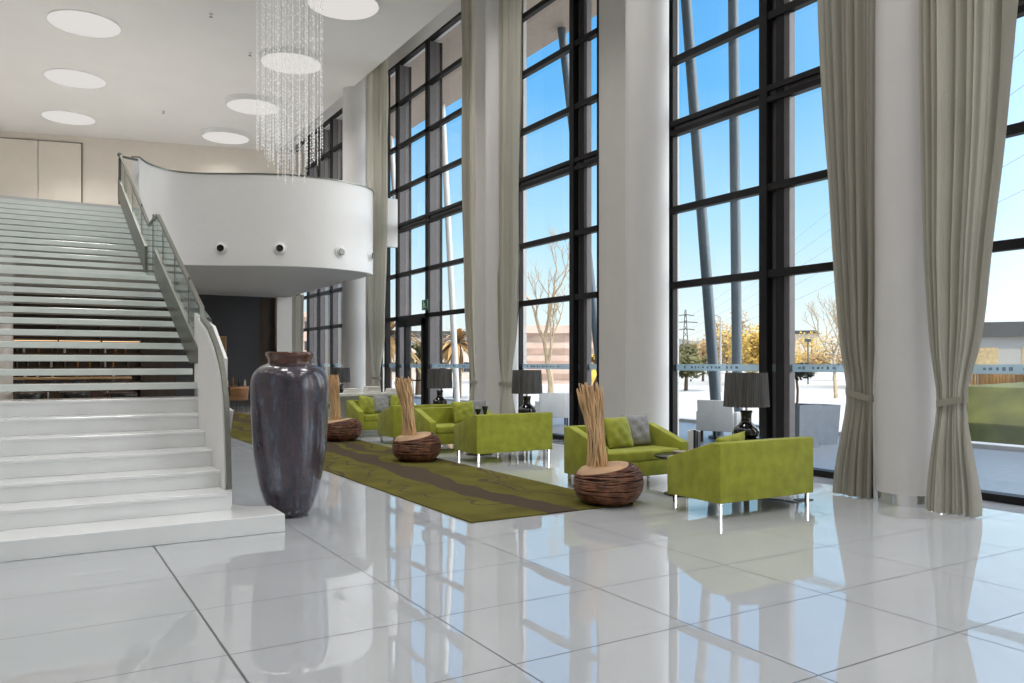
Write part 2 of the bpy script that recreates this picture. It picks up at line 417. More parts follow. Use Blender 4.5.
for i, (y0, y1, muls) in enumerate(BAYS):
    w = empty('window_%d' % (i+1)); struct(w)
    fr = MB(); gy = MB()
    # outer frame
    fr.box(9.0, 9.14, y0, y0+0.07, 0, ZT); fr.box(9.0, 9.14, y1-0.10, y1, 0, ZT)
    fr.box(8.97, 9.16, y0, y1, 0.0, 0.085); fr.box(9.0, 9.14, y0, y1, ZT-0.07, ZT)
    fr.box(9.02, 9.12, y1-0.16, y1-0.10, 0, ZT)
    for (m, kd) in muls:
        if kd == 2:      # a pair of dark posts with a grey web between
            fr.box(8.98, 9.12, m+0.27, m+0.41, 0.085, ZT-.07)
            fr.box(9.03, 9.17, m+0.02, m+0.15, 0.085, ZT-.07)
            gy.box(9.10, 9.20, m+0.15, m+0.27, 0.085, ZT-.07); gy.box(9.04, 9.15, m-0.08, m+0.02, 0.085, ZT-.07)
        elif kd == 1:
            gy.box(9.05, 9.34, m, m+0.20, 0.085, ZT-.07); fr.box(9.0, 9.05, m, m+0.2, 0.085, ZT-.07)
            fr.box(9.341, 9.40, m-0.02, m+.2, 0.085, ZT-.07)
        else:            # plain dark post
            fr.box(9.0, 9.14, m, m+0.13, 0.085, ZT-.07)
    for z in ROWS:
        if abs(z-5.33) < 0.03:
            fr.box(8.99, 9.11, y0, y1, z+0.04, z+0.12); fr.box(8.99, 9.11, y0, y1, z-0.12, z-0.04)
            gy.box(9.05, 9.09, y0, y1, z-0.04, z+0.04)
        else:
            fr.box(9.0, 9.11, y0, y1, z-0.055, z+0.055)
    fr.build('frame', 'frame_dark', w, smooth=False); gy.build('post_web', 'frame_grey', w, smooth=False)
    MB().quad((9.115, y0, 0.05), (9.115, y1, 0.05), (9.115, y1, ZT-.05), (9.115, y0, ZT-.05)).build('glass_pane', 'pane_glass', w, smooth=False)
    bd = MB().box(9.095, 9.105, y0+.07, y1-.1, 1.385, 1.49).build('frosted_band', 'frost_band', w, smooth=False)
    # faint lettering-like marks on the frosted band, too small to read in the photo
    mk = MB(); yy = y1-0.35; rr = random.Random(5+i)
    while yy > y0+0.5:
        if not any(m-0.15 < yy < m+0.9 for m, k in muls):
            wd = rr.uniform(0.02, 0.045); hh = rr.uniform(0.012, 0.022)
            if rr.random() < 0.75: mk.box(9.085, 9.094, yy-wd, yy, 1.44-hh, 1.44+hh)
        yy -= rr.uniform(0.06, 0.10)
    mk.build('band_mark', 'band_mark', bd, smooth=False)
    if i == 5:           # the door leaf with its dark frame, green sign and closer
        dr = empty('door_2'); struct(dr)
        d = MB(); d.box(8.94, 9.06, 19.31, 19.43, 0.09, 2.70); d.box(8.94, 9.06, 20.42, 20.56, 0.09, 2.70); d.box(8.94, 9.06, 19.31, 21.09, 2.52, 2.72); d.box(8.94, 9.06, 19.43, 20.42, .09, .25)
        d.build('door_frame', 'frame_dark', dr, smooth=False)
        MB().tube([(8.94, 19.45, 1.05), (8.86, 19.5, 1.05), (8.86, 20.35, 1.05), (8.94, 20.4, 1.05)], 0.022).build('push_bar', 'frame_dark', dr)
# green running-man exit sign over the door
pbr('sign_green', (0.01, 0.12, 0.06), 0.4)
sg = thing('exit_sign', 'small green emergency exit sign above the glass door', 'exit sign', (8.9, 19.1, 2.9))
sg.scale = (0.75, 0.75, 0.75)
MB().box(-0.02, 0.02, -0.22, 0.22, 0, 0.36, 0.01).build('sign_panel', 'sign_green', sg)
s = MB(); s.box(-0.03, -0.021, -0.02, 0.05, 0.14, 0.24); s.sphere((-0.026, 0.05, 0.28), 0.03, sx=.3)
s.tube([(-0.026, 0.0, 0.15), (-0.026, 0.09, 0.10), (-0.026, 0.12, 0.04)], 0.012); s.tube([(-0.026, 0.0, 0.15), (-0.026, -0.07, 0.09), (-0.026, -0.14, 0.10)], 0.012)
s.tube([(-0.026, 0.04, 0.22), (-0.026, 0.11, 0.18)], 0.01); s.tube([(-0.026, 0.0, 0.22), (-0.026, -0.08, 0.2)], 0.01)
s.build('running_figure', 'white_plastic', sg)

# round columns with a polished steel ring at the foot
def column(name, x, y, r, ztop):
    c = empty(name, (x, y, 0)); struct(c)
    MB().lathe([(r, 0.12), (r, ztop)], n=48).build('shaft', 'column_paint', c)
    MB().lathe([(r-0.012, 0), (r-0.012, 0.121), (0.02, 0.121)], n=48).build('foot_ring', 'chrome', c)
for i, y in enumerate((-8.4, -3.9, 0.6, 5.17, 9.45, 13.85, 22.35)):
    column('column' if i == 0 else 'column.%03d' % i, 8.15, y, 0.33, 10.62)

# ------------------------------------------------------------------ curtains
def curtain(label, X, prof, folds, amp, z0, z1, tie, group, seed, tie_tilt=0.0, nz=44):
    """prof: list of (z, y_low, y_high); the cloth is pleated along Y, pinched at the tie height"""
    rnd = random.Random(seed)
    t = thing('curtain', label, 'curtain', (X, (prof[0][1]+prof[0][2])/2, 0), 0, group)
    oy = t.location.y
    ph = [rnd.uniform(0, 6.28) for _ in range(4)]
    def lim(z):
        n = len(prof)
        for i in range(n-1):
            if prof[i][0] <= z <= prof[i+1][0]:
                f = (z-prof[i][0])/(prof[i+1][0]-prof[i][0])
                o = []
                for c in (1, 2):
                    def slope(k):
                        if k <= 0 or k >= n-1: return 0.0
                        return (prof[k+1][c]-prof[k-1][c])/(prof[k+1][0]-prof[k-1][0]) if (prof[k+1][c]-prof[k][c])*(prof[k][c]-prof[k-1][c]) > 0 else 0.0
                    dz = prof[i+1][0]-prof[i][0]; p0, p1 = prof[i][c], prof[i+1][c]; m0, m1 = slope(i)*dz, slope(i+1)*dz
                    o.append((2*f**3-3*f*f+1)*p0+(f**3-2*f*f+f)*m0+(-2*f**3+3*f*f)*p1+(f**3-f*f)*m1)
                return o
        return prof[-1][1], prof[-1][2]
    nu = folds*10
    bm = bmesh.new(); grid = []
    zs = sorted(set([z0 + (z1-z0)*(k/nz)**1.35 for k in range(nz+1)]))
    for z in zs:
        a, b = lim(z); row = []
        tight = math.exp(-((z-tie)/0.30)**2) if tie else 0
        am = amp*(1-0.62*tight)*(0.75+0.25*min(1, abs(z-(tie or 0))/1.5))
        for k in range(nu+1):
            s = k/nu
            q = s + 0.32/folds*math.sin(2*PI*s*2.3+ph[0]) + 0.20/folds*math.sin(2*PI*s*5.1+ph[2]) + 0.06/folds*math.sin(z*0.7+ph[1])
            wv = math.sin(PI*folds*q*1.0 + 0.25*math.sin(z*0.5+ph[2]))
            wv = (1-2*abs(wv)**0.62) * (0.78 + 0.30*math.sin(k*0.11 + ph[3]*3))
            x = am*wv + 0.10*am*math.sin(2*PI*folds*2.0*q+ph[1])
            y = a+(b-a)*s - 0.10*am*math.sin(2*PI*folds*q)
            row.append(bm.verts.new((x, y-oy, z)))
        grid.append(row)
    for r0, r1 in zip(grid, grid[1:]):
        for k in range(nu): bm.faces.new((r0[k], r0[k+1], r1[k+1], r1[k]))
    mb = MB(); mb.bm.free(); mb.bm = bm
    o = mb.build('cloth', 'linen_curtain', t, angle=180)
    if tie:
        a, b = lim(tie); mb = MB(); n = 28; ha = 0.035; rows = []
        for k in range(n):
            th = 2*PI*k/n
            yy = (a+b)/2-oy + ((b-a)/2+0.012)*math.cos(th); xx = (amp*0.50+0.012)*math.sin(th)
            zz = tie + tie_tilt*math.cos(th)
            rows.append((mb.bm.verts.new((xx, yy, zz-ha)), mb.bm.verts.new((xx, yy, zz+ha))))
        for k in range(n):
            p, q = rows[k], rows[(k+1) % n]; mb.bm.faces.new((p[0], q[0], q[1], p[1]))
        tb = mb.build('tieback', 'linen_curtain', t, smooth=False)
        so = tb.modifiers.new('thick', 'SOLIDIFY'); so.thickness = 0.004
    return t
G = 'beige tieback curtains along the glass wall'
ZK = 10.55
curtain('beige curtain tied back at the left of the nearest round column', 7.98, [(0.0, 5.50, 5.97), (1.15, 5.50, 5.82), (1.76, 5.50, 5.90), (2.3, 5.49, 5.96), (3.34, 5.48, 6.06), (4.46, 5.47, 6.15), (5.6, 5.46, 6.22), (ZK, 5.43, 6.4)], 7, 0.12, 0.015, ZK, 1.15, G, 1, 0.04)
curtain('beige curtain right of the nearest round column, flared at its hem', 7.90, [(0.0, 4.31, 4.80), (1.12, 4.42, 4.71), (1.75, 4.27, 4.77), (2.6, 4.17, 4.82), (3.7, 4.05, 4.85), (5.0, 3.98, 4.87), (ZK, 3.9, 4.9)], 8, 0.12, 0.01, ZK, 1.12, G, 2, -0.03)
curtain('wide curtain in folds hanging behind the second-nearest sofa lamp', 7.98, [(0.0, 12.95, 13.72), (1.10, 13.15, 13.66), (2.2, 12.95, 13.80), (ZK, 12.72, 13.92)], 7, 0.12, 0.015, ZK, 1.10, G, 3)
curtain('narrow curtain on the left of the second curtained column', 8.05, [(0.0, 14.72, 15.20), (1.10, 14.70, 14.98), (2.6, 14.70, 15.22), (ZK, 14.70, 15.40)], 4, 0.07, 0.015, ZK, 1.10, G, 4)
curtain('curtain falling past the right end of the curved balcony', 8.24, [(0.0, 20.2, 21.25), (1.10, 20.55, 21.1), (2.4, 20.2, 21.3), (ZK, 19.95, 21.45)], 6, 0.09, 0.015, ZK, 1.10, G, 5)
curtain('slim curtain on the far left edge of the column by the balcony', 8.25, [(0.0, 22.9, 23.3), (1.10, 22.95, 23.2), (2.4, 22.85, 23.3), (ZK, 22.8, 23.35)], 3, 0.06, 0.015, ZK, 1.10, G, 6)
curtain('green-beige curtain under the balcony, above the vase rim', 8.0, [(0.0, 26.9, 28.0), (1.10, 27.1, 27.8), (2.2, 26.9, 28.0), (3.84, 26.9, 28.0)], 5, 0.08, 0.015, 3.84, 1.10, G, 7)

# ------------------------------------------------------------------ staircase
RIS, GO, Y1 = 0.16, 0.38, 7.24
XS0, XR = -3.4, 1.72
def step_y(n): return Y1 + GO*(n-1) + (0.70 if n > 18 else 0.0)
st = thing('staircase', 'wide white staircase with open glass treads and glass balustrade', 'staircase', (0, 0, 0))
# platform with its concave right-hand back edge
pl = [(XS0, 7.15), (1.965, 7.15)]
for k in range(13):
    a = k/12; pl.append((1.965-0.36*a - 0.02*math.sin(a*PI), 7.62 + 0.46*a**2.2 + 0.02))
pl += [(1.58, 8.6), (XS0, 8.6)]
MB().prism(pl, 'z', 0, RIS, 0.006, 1).build('platform', 'stair_stone', st, smooth=False)
for n in range(2, 8):
    y0 = step_y(n); mb = MB()
    xe = 1.598 if n == 2 else (1.574 if n < 6 else 1.668)
    mb.box(XS0, xe, y0, y0+GO+0.10, RIS*(n-1) - (0.0 if n > 2 else 0.0)+0.001, RIS*n-0.03)
    mb.box(XS0, xe, y0-0.018, y0+GO+0.10, RIS*n-0.03, RIS*n, 0.004, 1)
    mb.build('step', 'stair_stone', st, smooth=False)
for n in range(8, 31):
    y0 = step_y(n)
    dep = 1.12 if n == 18 else 0.40
    th = 0.075 if n < 22 else 0.085
    MB().box(XS0, (1.668 if n < 8 else 1.71 if n < 10 else 1.92), y0, y0+dep-0.03, RIS*n-th, RIS*n, 0.006, 1).build('glass_tread', 'tread_glass', st, smooth=False)
# flat steel strings beside the treads
def flight_z(y): 
    # nosing line
    if y < step_y(18): return RIS + (y-Y1)*RIS/GO
    if y < step_y(18)+0.70+GO: return RIS*18
    return RIS*19 + (y-step_y(19))*RIS/GO
def string(name, ya, za, yb, zb, hgt, x0, x1):
    return MB().prism([(ya, za), (yb, zb), (yb, zb+hgt), (ya, za+hgt)], 'x', x0, x1).build(name, 'steel', st, smooth=False)
MB().prism([(10.36, 1.50), (13.55, flight_z(13.55)+0.06), (13.55, flight_z(13.55)+0.47), (9.42, 1.50)], 'x', XR-0.03, XR+0.03).build('string', 'steel', st, smooth=False)
MB().prism([(9.2, 0.98), (9.95, 1.29), (9.95, 1.495), (9.2, 1.495)], 'x', 1.712, 1.73).build('reflection_plate', 'steel', st, smooth=False)  # plate added in place of a reflection beside the string
string('string', 14.75, flight_z(14.9)-0.05, 19.4, 5.12, 0.44, XR-0.03, XR+0.03)
for xx in (-3.3, -0.9):   # spine beams hidden under the treads carry the flight
    string('carriage', 9.9, flight_z(9.9)-0.40, 19.3, flight_z(19.3)-0.55, 0.20, xx-.06, xx+.06)
# white solid parapet with a curved front, then glass
par = [(7.77, 0.16), (9.17, 0.16), (9.17, 1.99), (9.1, 1.96), (8.7, 1.84), (8.34, 1.65), (8.14, 1.50), (8.01, 1.36), (7.90, 1.15), (7.83, 0.84), (7.79, 0.5)]
MB().prism([(min(y, 9.135), z) for y, z in par], 'x', 1.575, 1.64).build('parapet', 'fascia_paint', st, smooth=False)
out_pl = [(8.45, 0.0), (8.42, 0.55), (8.12, 1.04), (8.42, 1.07), (8.40, 1.55), (9.0, 1.90), (10.1, 2.1), (10.1, 0.0)]
MB().prism(out_pl, 'x', 1.70, 1.73).build('outer_panel', 'fascia_paint', st, smooth=False)
gp = MB()
gp.prism([(9.2, 1.5), (10.3, 1.5), (13.4, flight_z(13.4)+.03), (13.4, 3.80), (9.72, 2.14), (9.2, 1.98)], 'x', XR-0.008, XR+0.008)
gp.prism([(13.42, flight_z(13.4)+.03), (14.5, flight_z(14.5)+.03), (14.5, 3.80), (13.42, 3.80)], 'x', XR-0.008, XR+0.008)
gp.prism([(14.52, flight_z(14.6)-.05), (19.3, 5.0), (19.3, 6.0), (14.52, 3.83)], 'x', XR-0.008, XR+0.008)
gp.build('balustrade_glass', 'rail_glass', st, smooth=False)
hr = MB()
rail = [(XR, 19.15, 5.99), (XR, 17.0, 4.99), (XR, 14.45, 3.80), (XR, 14.38, 3.78), (XR, 13.42, 3.79), (XR, 13.30, 3.76), (XR, 11.5, 2.93), (XR, 9.72, 2.13)]
rail += [(1.61, y-0.015, z+0.025) for (y, z) in ((9.1, 1.96), (8.7, 1.84), (8.34, 1.65), (8.14, 1.50), (8.01, 1.36), (7.90, 1.15), (7.83, 0.84), (7.79, 0.5), (7.765, 0.30))]
def flat_rail(mb, pts, w, t):
    rings = []
    for i, p in enumerate(pts):
        p = Vector(p); a = Vector(pts[max(i-1, 0)]); b = Vector(pts[min(i+1, len(pts)-1)])
        d = (b-a).normalized(); nrm = Vector((1, 0, 0)).cross(d).normalized()
        rings.append([mb.bm.verts.new(p + Vector((1, 0, 0))*sx*w + nrm*sz*t) for sx, sz in ((-1, -1), (1, -1), (1, 1), (-1, 1))])
    for a, b in zip(rings, rings[1:]):
        for k in range(4): mb.bm.faces.new((a[k], a[(k+1) % 4], b[(k+1) % 4], b[k]))
    mb.bm.faces.new(rings[0]); mb.bm.faces.new(rings[-1])
flat_rail(hr, rail, 0.022, 0.022)
hro = hr.build('handrail', 'steel', st, angle=30)
hr = MB(); hr.tube([(XR-.02, 19.15, 5.97), (XR+.35, 19.3, 5.97)], 0.028); hr.sphere((XR-.02, 19.15, 6.0), 0.05)
hr.build('rail_end', 'steel', hro)
MB().box(XR-0.03, XR+0.03, 19.2, 19.32, 4.96, 5.95).build('newel_post', 'frame_grey', st, smooth=False)
for y in (10.6, 11.7, 12.8, 13.9, 15.4, 16.8, 18.2):
    z = flight_z(y); MB().box(XR-0.012, XR+0.012, y-.012, y+.012, z+0.1, z+1.0).build('glass_joint', 'steel', st, smooth=False)

# ------------------------------------------------------------------ mezzanine with curved fascia
ZM, ZB, ZP = 4.96, 3.87, 6.07
ctrl = [(2.12, 19.5), (2.3, 19.9), (2.56, 20.22), (2.95, 20.48), (3.5, 20.42), (4.18, 20.06), (4.9, 19.66), (5.63, 19.42), (6.3, 19.35), (6.9, 19.47), (7.45, 19.72), (7.82, 20.08), (7.98, 20.45), (8.0, 20.75)]
def smooth_curve(c, n=6):
    o = []
    for i in range(len(c)-1):
        p0, p1, p2, p3 = [Vector(c[max(0, min(len(c)-1, i+k))]) for k in (-1, 0, 1, 2)]
        for s in range(n):
            t = s/n
            o.append(0.5*((2*p1) + (p2-p0)*t + (2*p0-5*p1+4*p2-p3)*t*t + (3*p1-p0-3*p2+p3)*t**3))
    o.append(Vector(c[-1])); return o
FC = smooth_curve(ctrl)
def inset(curve, d):
    o = []
    for i, p in enumerate(curve):
        t = (curve[min(i+1, len(curve)-1)] - curve[max(i-1, 0)]).normalized()
        o.append(p + Vector((-t.y, t.x))*d)
    return o
FI = inset(FC, 0.14)
bal = thing('balcony', 'white curved mezzanine balcony with a wavy solid front', 'balcony')
MB().prism([tuple(p) for p in FC] + [tuple(p) for p in reversed(FI)], 'z', ZB, ZP).build('fascia', 'fascia_paint', bal, angle=25)
capo = inset(FC, -0.02); capi = inset(FC, 0.16)
MB().prism([tuple(p) for p in capo] + [tuple(p) for p in reversed(capi)], 'z', ZP, ZP+0.03).build('cap_rail', 'steel', bal, angle=25)
MB().box(8.46, 8.78, 20.62, 20.75, 4.72, 6.05).build('end_parapet', 'fascia_paint', bal, smooth=False)
fl = [tuple(p) for p in inset(FC, 0.05)] + [(8.0, 20.75), (8.0, 29.0), (XL, 33.8), (XL, 19.45)]
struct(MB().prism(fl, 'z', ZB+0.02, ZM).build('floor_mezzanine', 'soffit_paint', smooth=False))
# ball nozzles on the fascia
for i, (u, v, nm) in enumerate(((221.5, 248.5, 'first from the left'), (280, 248.5, 'second from the left'), (340, 252, 'third from the left'), (370, 256, 'last, beside the curtain'))):
    best = None
    for a, b in zip(FC, FC[1:]):
        d = ray(u); 
        # intersection of bearing with segment
        cr = lambda p, q: p[0]*q[1]-p[1]*q[0]
        D = (d.x, d.y); E = (b.x-a.x, b.y-a.y); den = cr(D, E)
        if abs(den) < 1e-9: continue
        t = cr((a.x, a.y), E)/den; s = cr((a.x, a.y), D)/den
        if -0.01 <= s <= 1.01 and t > 0 and (best is None or t < best[0]): best = (t, a, b)
    if best is None: continue
    t, a, b = best; d = ray(u)*t
    tn = (b-a).normalized(); nrm = Vector((tn.y, -tn.x))
    z = H - (v-CY)/F_PX*t
    o = thing('air_nozzle', 'round white air nozzle with black eye on balcony front, %s' % nm, 'air vent', (d.x, d.y, z), math.atan2(nrm.y, nrm.x), 'air nozzles along the balcony front')
    def turned(mb): bmesh.ops.rotate(mb.bm, verts=mb.bm.verts[:], cent=(0, 0, 0), matrix=Matrix.Rotation(PI/2, 3, 'Y')); return mb
    turned(MB().lathe([(0.155, 0.0), (0.155, 0.015), (0.14, 0.025), (0.115, 0.025), (0.11, 0.05), (0.085, 0.085), (0.07, 0.095), (0.07, 0.06)], n=28)).build('ring', 'white_plastic', o)
    turned(MB().lathe([(0.088, 0.05), (0.086, 0.088), (0.075, 0.10), (0.0, 0.102)], n=24)).build('eye', 'lamp_black', o)

# ------------------------------------------------------------------ ceiling lights
def flush_light(x, y, label):
    t = thing('ceiling_light', label, 'ceiling light', (x, y, ZC), 0, 'round ceiling lights')
    MB().lathe([(0.80, 0.0), (0.80, -0.012), (0.765, -0.014), (0.765, -0.006)], n=56).build('trim_ring', 'white_plastic', t)
    MB().lathe([(0.765, -0.008), (0.0, -0.008)], n=56).build('diffuser', 'disc_glow', t)
    return t
def drum_light(x, y, label):
    t = thing('ceiling_light', label, 'ceiling light', (x, y, ZC), 0, 'round ceiling lights')
    MB().lathe([(0.82, 0.0), (0.79, -0.14), (0.775, -0.155), (0.755, -0.145)], n=56).build('drum', 'white_plastic', t)
    MB().lathe([(0.76, -0.148), (0.0, -0.148)], n=56).build('diffuser', 'disc_glow', t)
    return t
for y, s in ((21.28, 'nearest of the row above the stairs'), (25.5, 'middle one of the row above the stairs'), (29.66, 'farthest of the row above the stairs')):
    flush_light(1.15, y, 'flush round ceiling light, ' + s)
for y, s in ((16.85, 'cut by the photo top edge'), (20.86, 'seen through the chandelier strands'), (25.0, 'third from the window, above the balcony'), (28.92, 'farthest, low over the balcony')):
    drum_light(5.9, y, 'drum-shaped round ceiling light, ' + s)
def room_lamp(x, y, z, power, size, col=(1.0, 0.975, 0.95)):
    l = bpy.data.lights.new('ceiling_and_fill_lamp', 'AREA'); l.shape = 'DISK'; l.size = size; l.energy = power; l.color = col; l.spread = R(125)
    o = bpy.data.objects.new('ceiling_and_fill_lamp', l); COL.objects.link(o); o.location = (x, y, z)
    return o
LP = 66
for y in (-4.0, 0.2, 4.4, 8.6, 12.8, 16.85, 21.28, 25.5, 29.66):
    for x in (1.15, 5.9):
        room_lamp(x, y, ZC-0.26, LP*((0.3 if x > 5 else 0.9) if y > 29 else (0.8 if x < 5 and y < 13 else 1)), 1.4)
for y in (-4.0, 0.2, 4.4, 8.6, 12.8, 17): room_lamp(-3.6, y, ZC-0.26, LP*0.25, 1.4)  # row out of view, added as fill light, without fixtures
for y in (21.28, 25.5, 29.66): room_lamp(-3.6, y, ZC-0.26, LP*0.9, 1.4)  # unseen lamps added to brighten the mezzanine back wall
# downlights under the mezzanine
for (x, y) in ((-3, 22.5), (0.5, 22.5), (4.0, 22.5), (-3, 26), (0.5, 26), (4.0, 26), (6.6, 24.5)):
    room_lamp(x, y, ZB-0.03, 26, 0.25, (1.0, 0.84, 0.66))

# small sprinkler heads in the ceiling
for u, v, lb in ((211, 14, 'small ceiling sprinkler near the nearest flush light'), (163.5, 111, 'small ceiling sprinkler in the middle of the ceiling'), (250, 53, 'small ceiling sprinkler left of the chandelier')):
    d = ray(u, v); t_ = (ZC-H)/d.z
    o = thing('ceiling_sprinkler', lb, 'sprinkler', (d.x*t_, d.y*t_, ZC), 0, 'ceiling sprinklers')
    MB().lathe([(0.05, 0.0), (0.05, -0.012), (0.02, -0.015), (0.02, -0.06), (0.0, -0.06)], n=16).build('body', 'chrome', o)
    MB().lathe([(0.0, -0.062), (0.04, -0.066), (0.04, -0.072), (0.0, -0.072)], n=16).build('deflector', 'steel', o)
# ------------------------------------------------------------------ chandelier of hanging strands
ch = thing('chandelier', 'tall chandelier of many thin hanging crystal strands', 'chandelier', (3.98, 14.15, 0))
MB().lathe([(0.0, 9.44), (0.62, 9.44), (0.62, ZC)], n=40).build('ceiling_plate', 'white_plastic', ch)
rnd = random.Random(11)
ns = 78
for k in range(ns):
    r = 0.60*math.sqrt((k+0.5)/ns); a = k*2.39996
    x, y = r*math.cos(a), r*math.sin(a)
    zb = 4.66 + 0.62*(r/0.6)**2 + rnd.uniform(-0.06, 0.22)
    mb = MB(); mb.tube([(x, y, 9.44), (x, y, zb)], 0.0020, n=3, caps=False)
    z = 9.2 - rnd.uniform(0, 0.4)
    while z > zb:
        s = rnd.uniform(0.007, 0.012)
        for p, q in (((s, 0), (0, s)),):
            vt = [mb.bm.verts.new((x+dx*s, y+dy*s, z)) for dx, dy in ((1, 0), (0, 1), (-1, 0), (0, -1))]
            tp = mb.bm.verts.new((x, y, z+2.2*s)); bt = mb.bm.verts.new((x, y, z-2.2*s))
            for i in range(4):
                mb.bm.faces.new((vt[i], vt[(i+1) % 4], tp)); mb.bm.faces.new((vt[(i+1) % 4], vt[i], bt))
        z -= rnd.uniform(0.10, 0.28) if z > zb+0.9 else rnd.uniform(0.04, 0.09)
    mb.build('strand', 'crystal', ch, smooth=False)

# ------------------------------------------------------------------ rug
rug = tag(MB().box(3.56, 5.52, 6.62, 25.2, 0.001, 0.014, 0.004, 1).build('rug', 'rug_weave'), 'long olive green runner rug with brown branching stripes', 'rug')

# ------------------------------------------------------------------ vase
vz = thing('floor_vase', 'tall dark purple glazed floor vase beside the stairs', 'vase', (2.213, 7.88, 0))
prof = [(0.0, 0.0), (0.165, 0.0), (0.175, 0.015), (0.226, 0.093), (0.291, 0.278), (0.331, 0.48), (0.357, 0.66), (0.374, 0.9), (0.382, 1.1), (0.384, 1.28), (0.373, 1.36), (0.346, 1.42), (0.29, 1.468), (0.24, 1.492), (0.222, 1.50)]
sp = []
for i in range(len(prof)-1):
    p0, p1, p2, p3 = [Vector(prof[max(0, min(len(prof)-1, i+k))]) for k in (-1, 0, 1, 2)]
    for s in range(4):
        t = s/4; q = 0.5*((2*p1)+(p2-p0)*t+(2*p0-5*p1+4*p2-p3)*t*t+(3*p1-p0-3*p2+p3)*t**3)
        sp.append((max(q.x, 0.0 if i == 0 and s == 0 else 0.001), max(q.y, 0)))
sp.append(prof[-1])
sp = [(r*0.975, z) for r, z in sp]
MB().lathe(sp, n=64).build('body', 'vase_glaze', vz, angle=60)
pbr('vase_rim', (0.10, 0.038, 0.024), 0.22, coat=0.5, var=0.3, vscale=14)
MB().lathe([(0.214, 1.495), (0.211, 1.53), (0.217, 1.555), (0.230, 1.572), (0.234, 1.59), (0.231, 1.606), (0.225, 1.613), (0.205, 1.608), (0.195, 1.58), (0.19, 1.50), (0.19, 1.40)], n=64).build('rim', 'vase_rim', vz, angle=60)

# ------------------------------------------------------------------ sofas
SW, SD = 1.36, 0.74
def sofa_proto():
    t = thing('sofa', 'x', 'sofa', (0, 0, 0), 0, 'green two-seat sofas in facing pairs')
    # local frame: x 0..SW, back at y=0, front at y=SD
    MB().box(0.0, SW, 0.0, 0.13, 0.15, 0.73, 0.010, 3).build('backrest', 'sofa_velvet', t)
    wedge = [(0.010, 0.152), (SD, 0.152), (SD, 0.53), (0.131, 0.722), (0.010, 0.726)]
    MB().prism(wedge, 'x', -0.004, 0.11, 0.008, 3).build('arm', 'sofa_velvet', t)
    MB().prism(wedge, 'x', SW-0.11, SW+0.004, 0.008, 3).build('arm', 'sofa_velvet', t)
    MB().box(0.112, SW-0.112, 0.132, SD-0.012, 0.15, 0.33, 0.012, 2).build('base', 'sofa_velvet', t)
    MB().box(0.114, SW-0.114, 0.132, SD-0.005, 0.331, 0.455, 0.03, 4).build('seat_cushion', 'sofa_velvet', t)
    for x in (0.05, SW-0.05):
        for y in (0.05, SD-0.06):
            MB().box(x-0.016, x+0.016, y-0.016, y+0.016, 0, 0.15, 0.003, 1).build('leg', 'chrome', t)
    return t
sf = sofa_proto(); sf.location = (5.68, 5.53, 0)
sf['label'] = 'nearest green sofa, back to the camera, beside the column curtains'
XW = 5.68
# facing sofas are turned half round: their back is at greater Y
dup(sf, (XW+SW-0.03, 8.10, 0), PI, 'green sofa facing the camera behind the nearest stick basket')
dup(sf, (XW+0.03, 10.44, 0), 0, 'bright green sofa seen from behind, left of the wide column')
dup(sf, (XW+SW, 12.72, 0), PI, 'green sofa facing the camera, left of the second sofa seen from behind')
dup(sf, (XW, 13.55, 0), 0, 'far green sofa seen from behind the middle stick basket')
dup(sf, (XW+SW+0.02, 16.10, 0), PI, 'farthest green sofa holding three cushions beside the vase')

def cushion_mesh(w, h, d, seed):
    rnd = random.Random(seed); n = 18; bm = bmesh.new(); fr, bk = [], []
    ph = [rnd.uniform(0, 6.28) for _ in range(6)]
    for side, st_ in ((1, fr), (-1, bk)):
        for i in range(n+1):
            row = []
            for j in range(n+1):
                a, b = 2*i/n-1, 2*j/n-1
                th = ((1-abs(a)**2.6)*(1-abs(b)**2.6))**0.55
                x = a*w/2*(1-0.06*(1-abs(a))*0 - 0.05*(1-b*b)*abs(a)**3); z = b*h/2*(1-0.05*(1-a*a)*abs(b)**3)
                y = side*(d/2*th + 0.006*math.sin(7*a+5*b+ph[0])*th + 0.005*math.sin(11*b-4*a+ph[1])*th)
                row.append(bm.verts.new((x, y, z+h/2)))
            st_.append(row)
    for gset, fl_ in ((fr, 0), (bk, 1)):
        for i in range(n):
            for j in range(n):
                q = (gset[i][j], gset[i+1][j], gset[i+1][j+1], gset[i][j+1])
                bm.faces.new(q if not fl_ else tuple(reversed(q)))
    bmesh.ops.remove_doubles(bm, verts=bm.verts[:], dist=0.0005)
    mb = MB(); mb.bm.free(); mb.bm = bm; return mb
def cushion(x, y, rx, rz, mat, label, w=0.42, h=0.40, d=0.15, seed=1, z=0.458, ry=0.0):
    o = cushion_mesh(w, h, d, seed).build('cushion', mat, angle=180)
    o.location = (x, y, z); o.rotation_euler = (rx, ry, rz)
    return tag(o, label, 'cushion', 'loose cushions on the sofas')
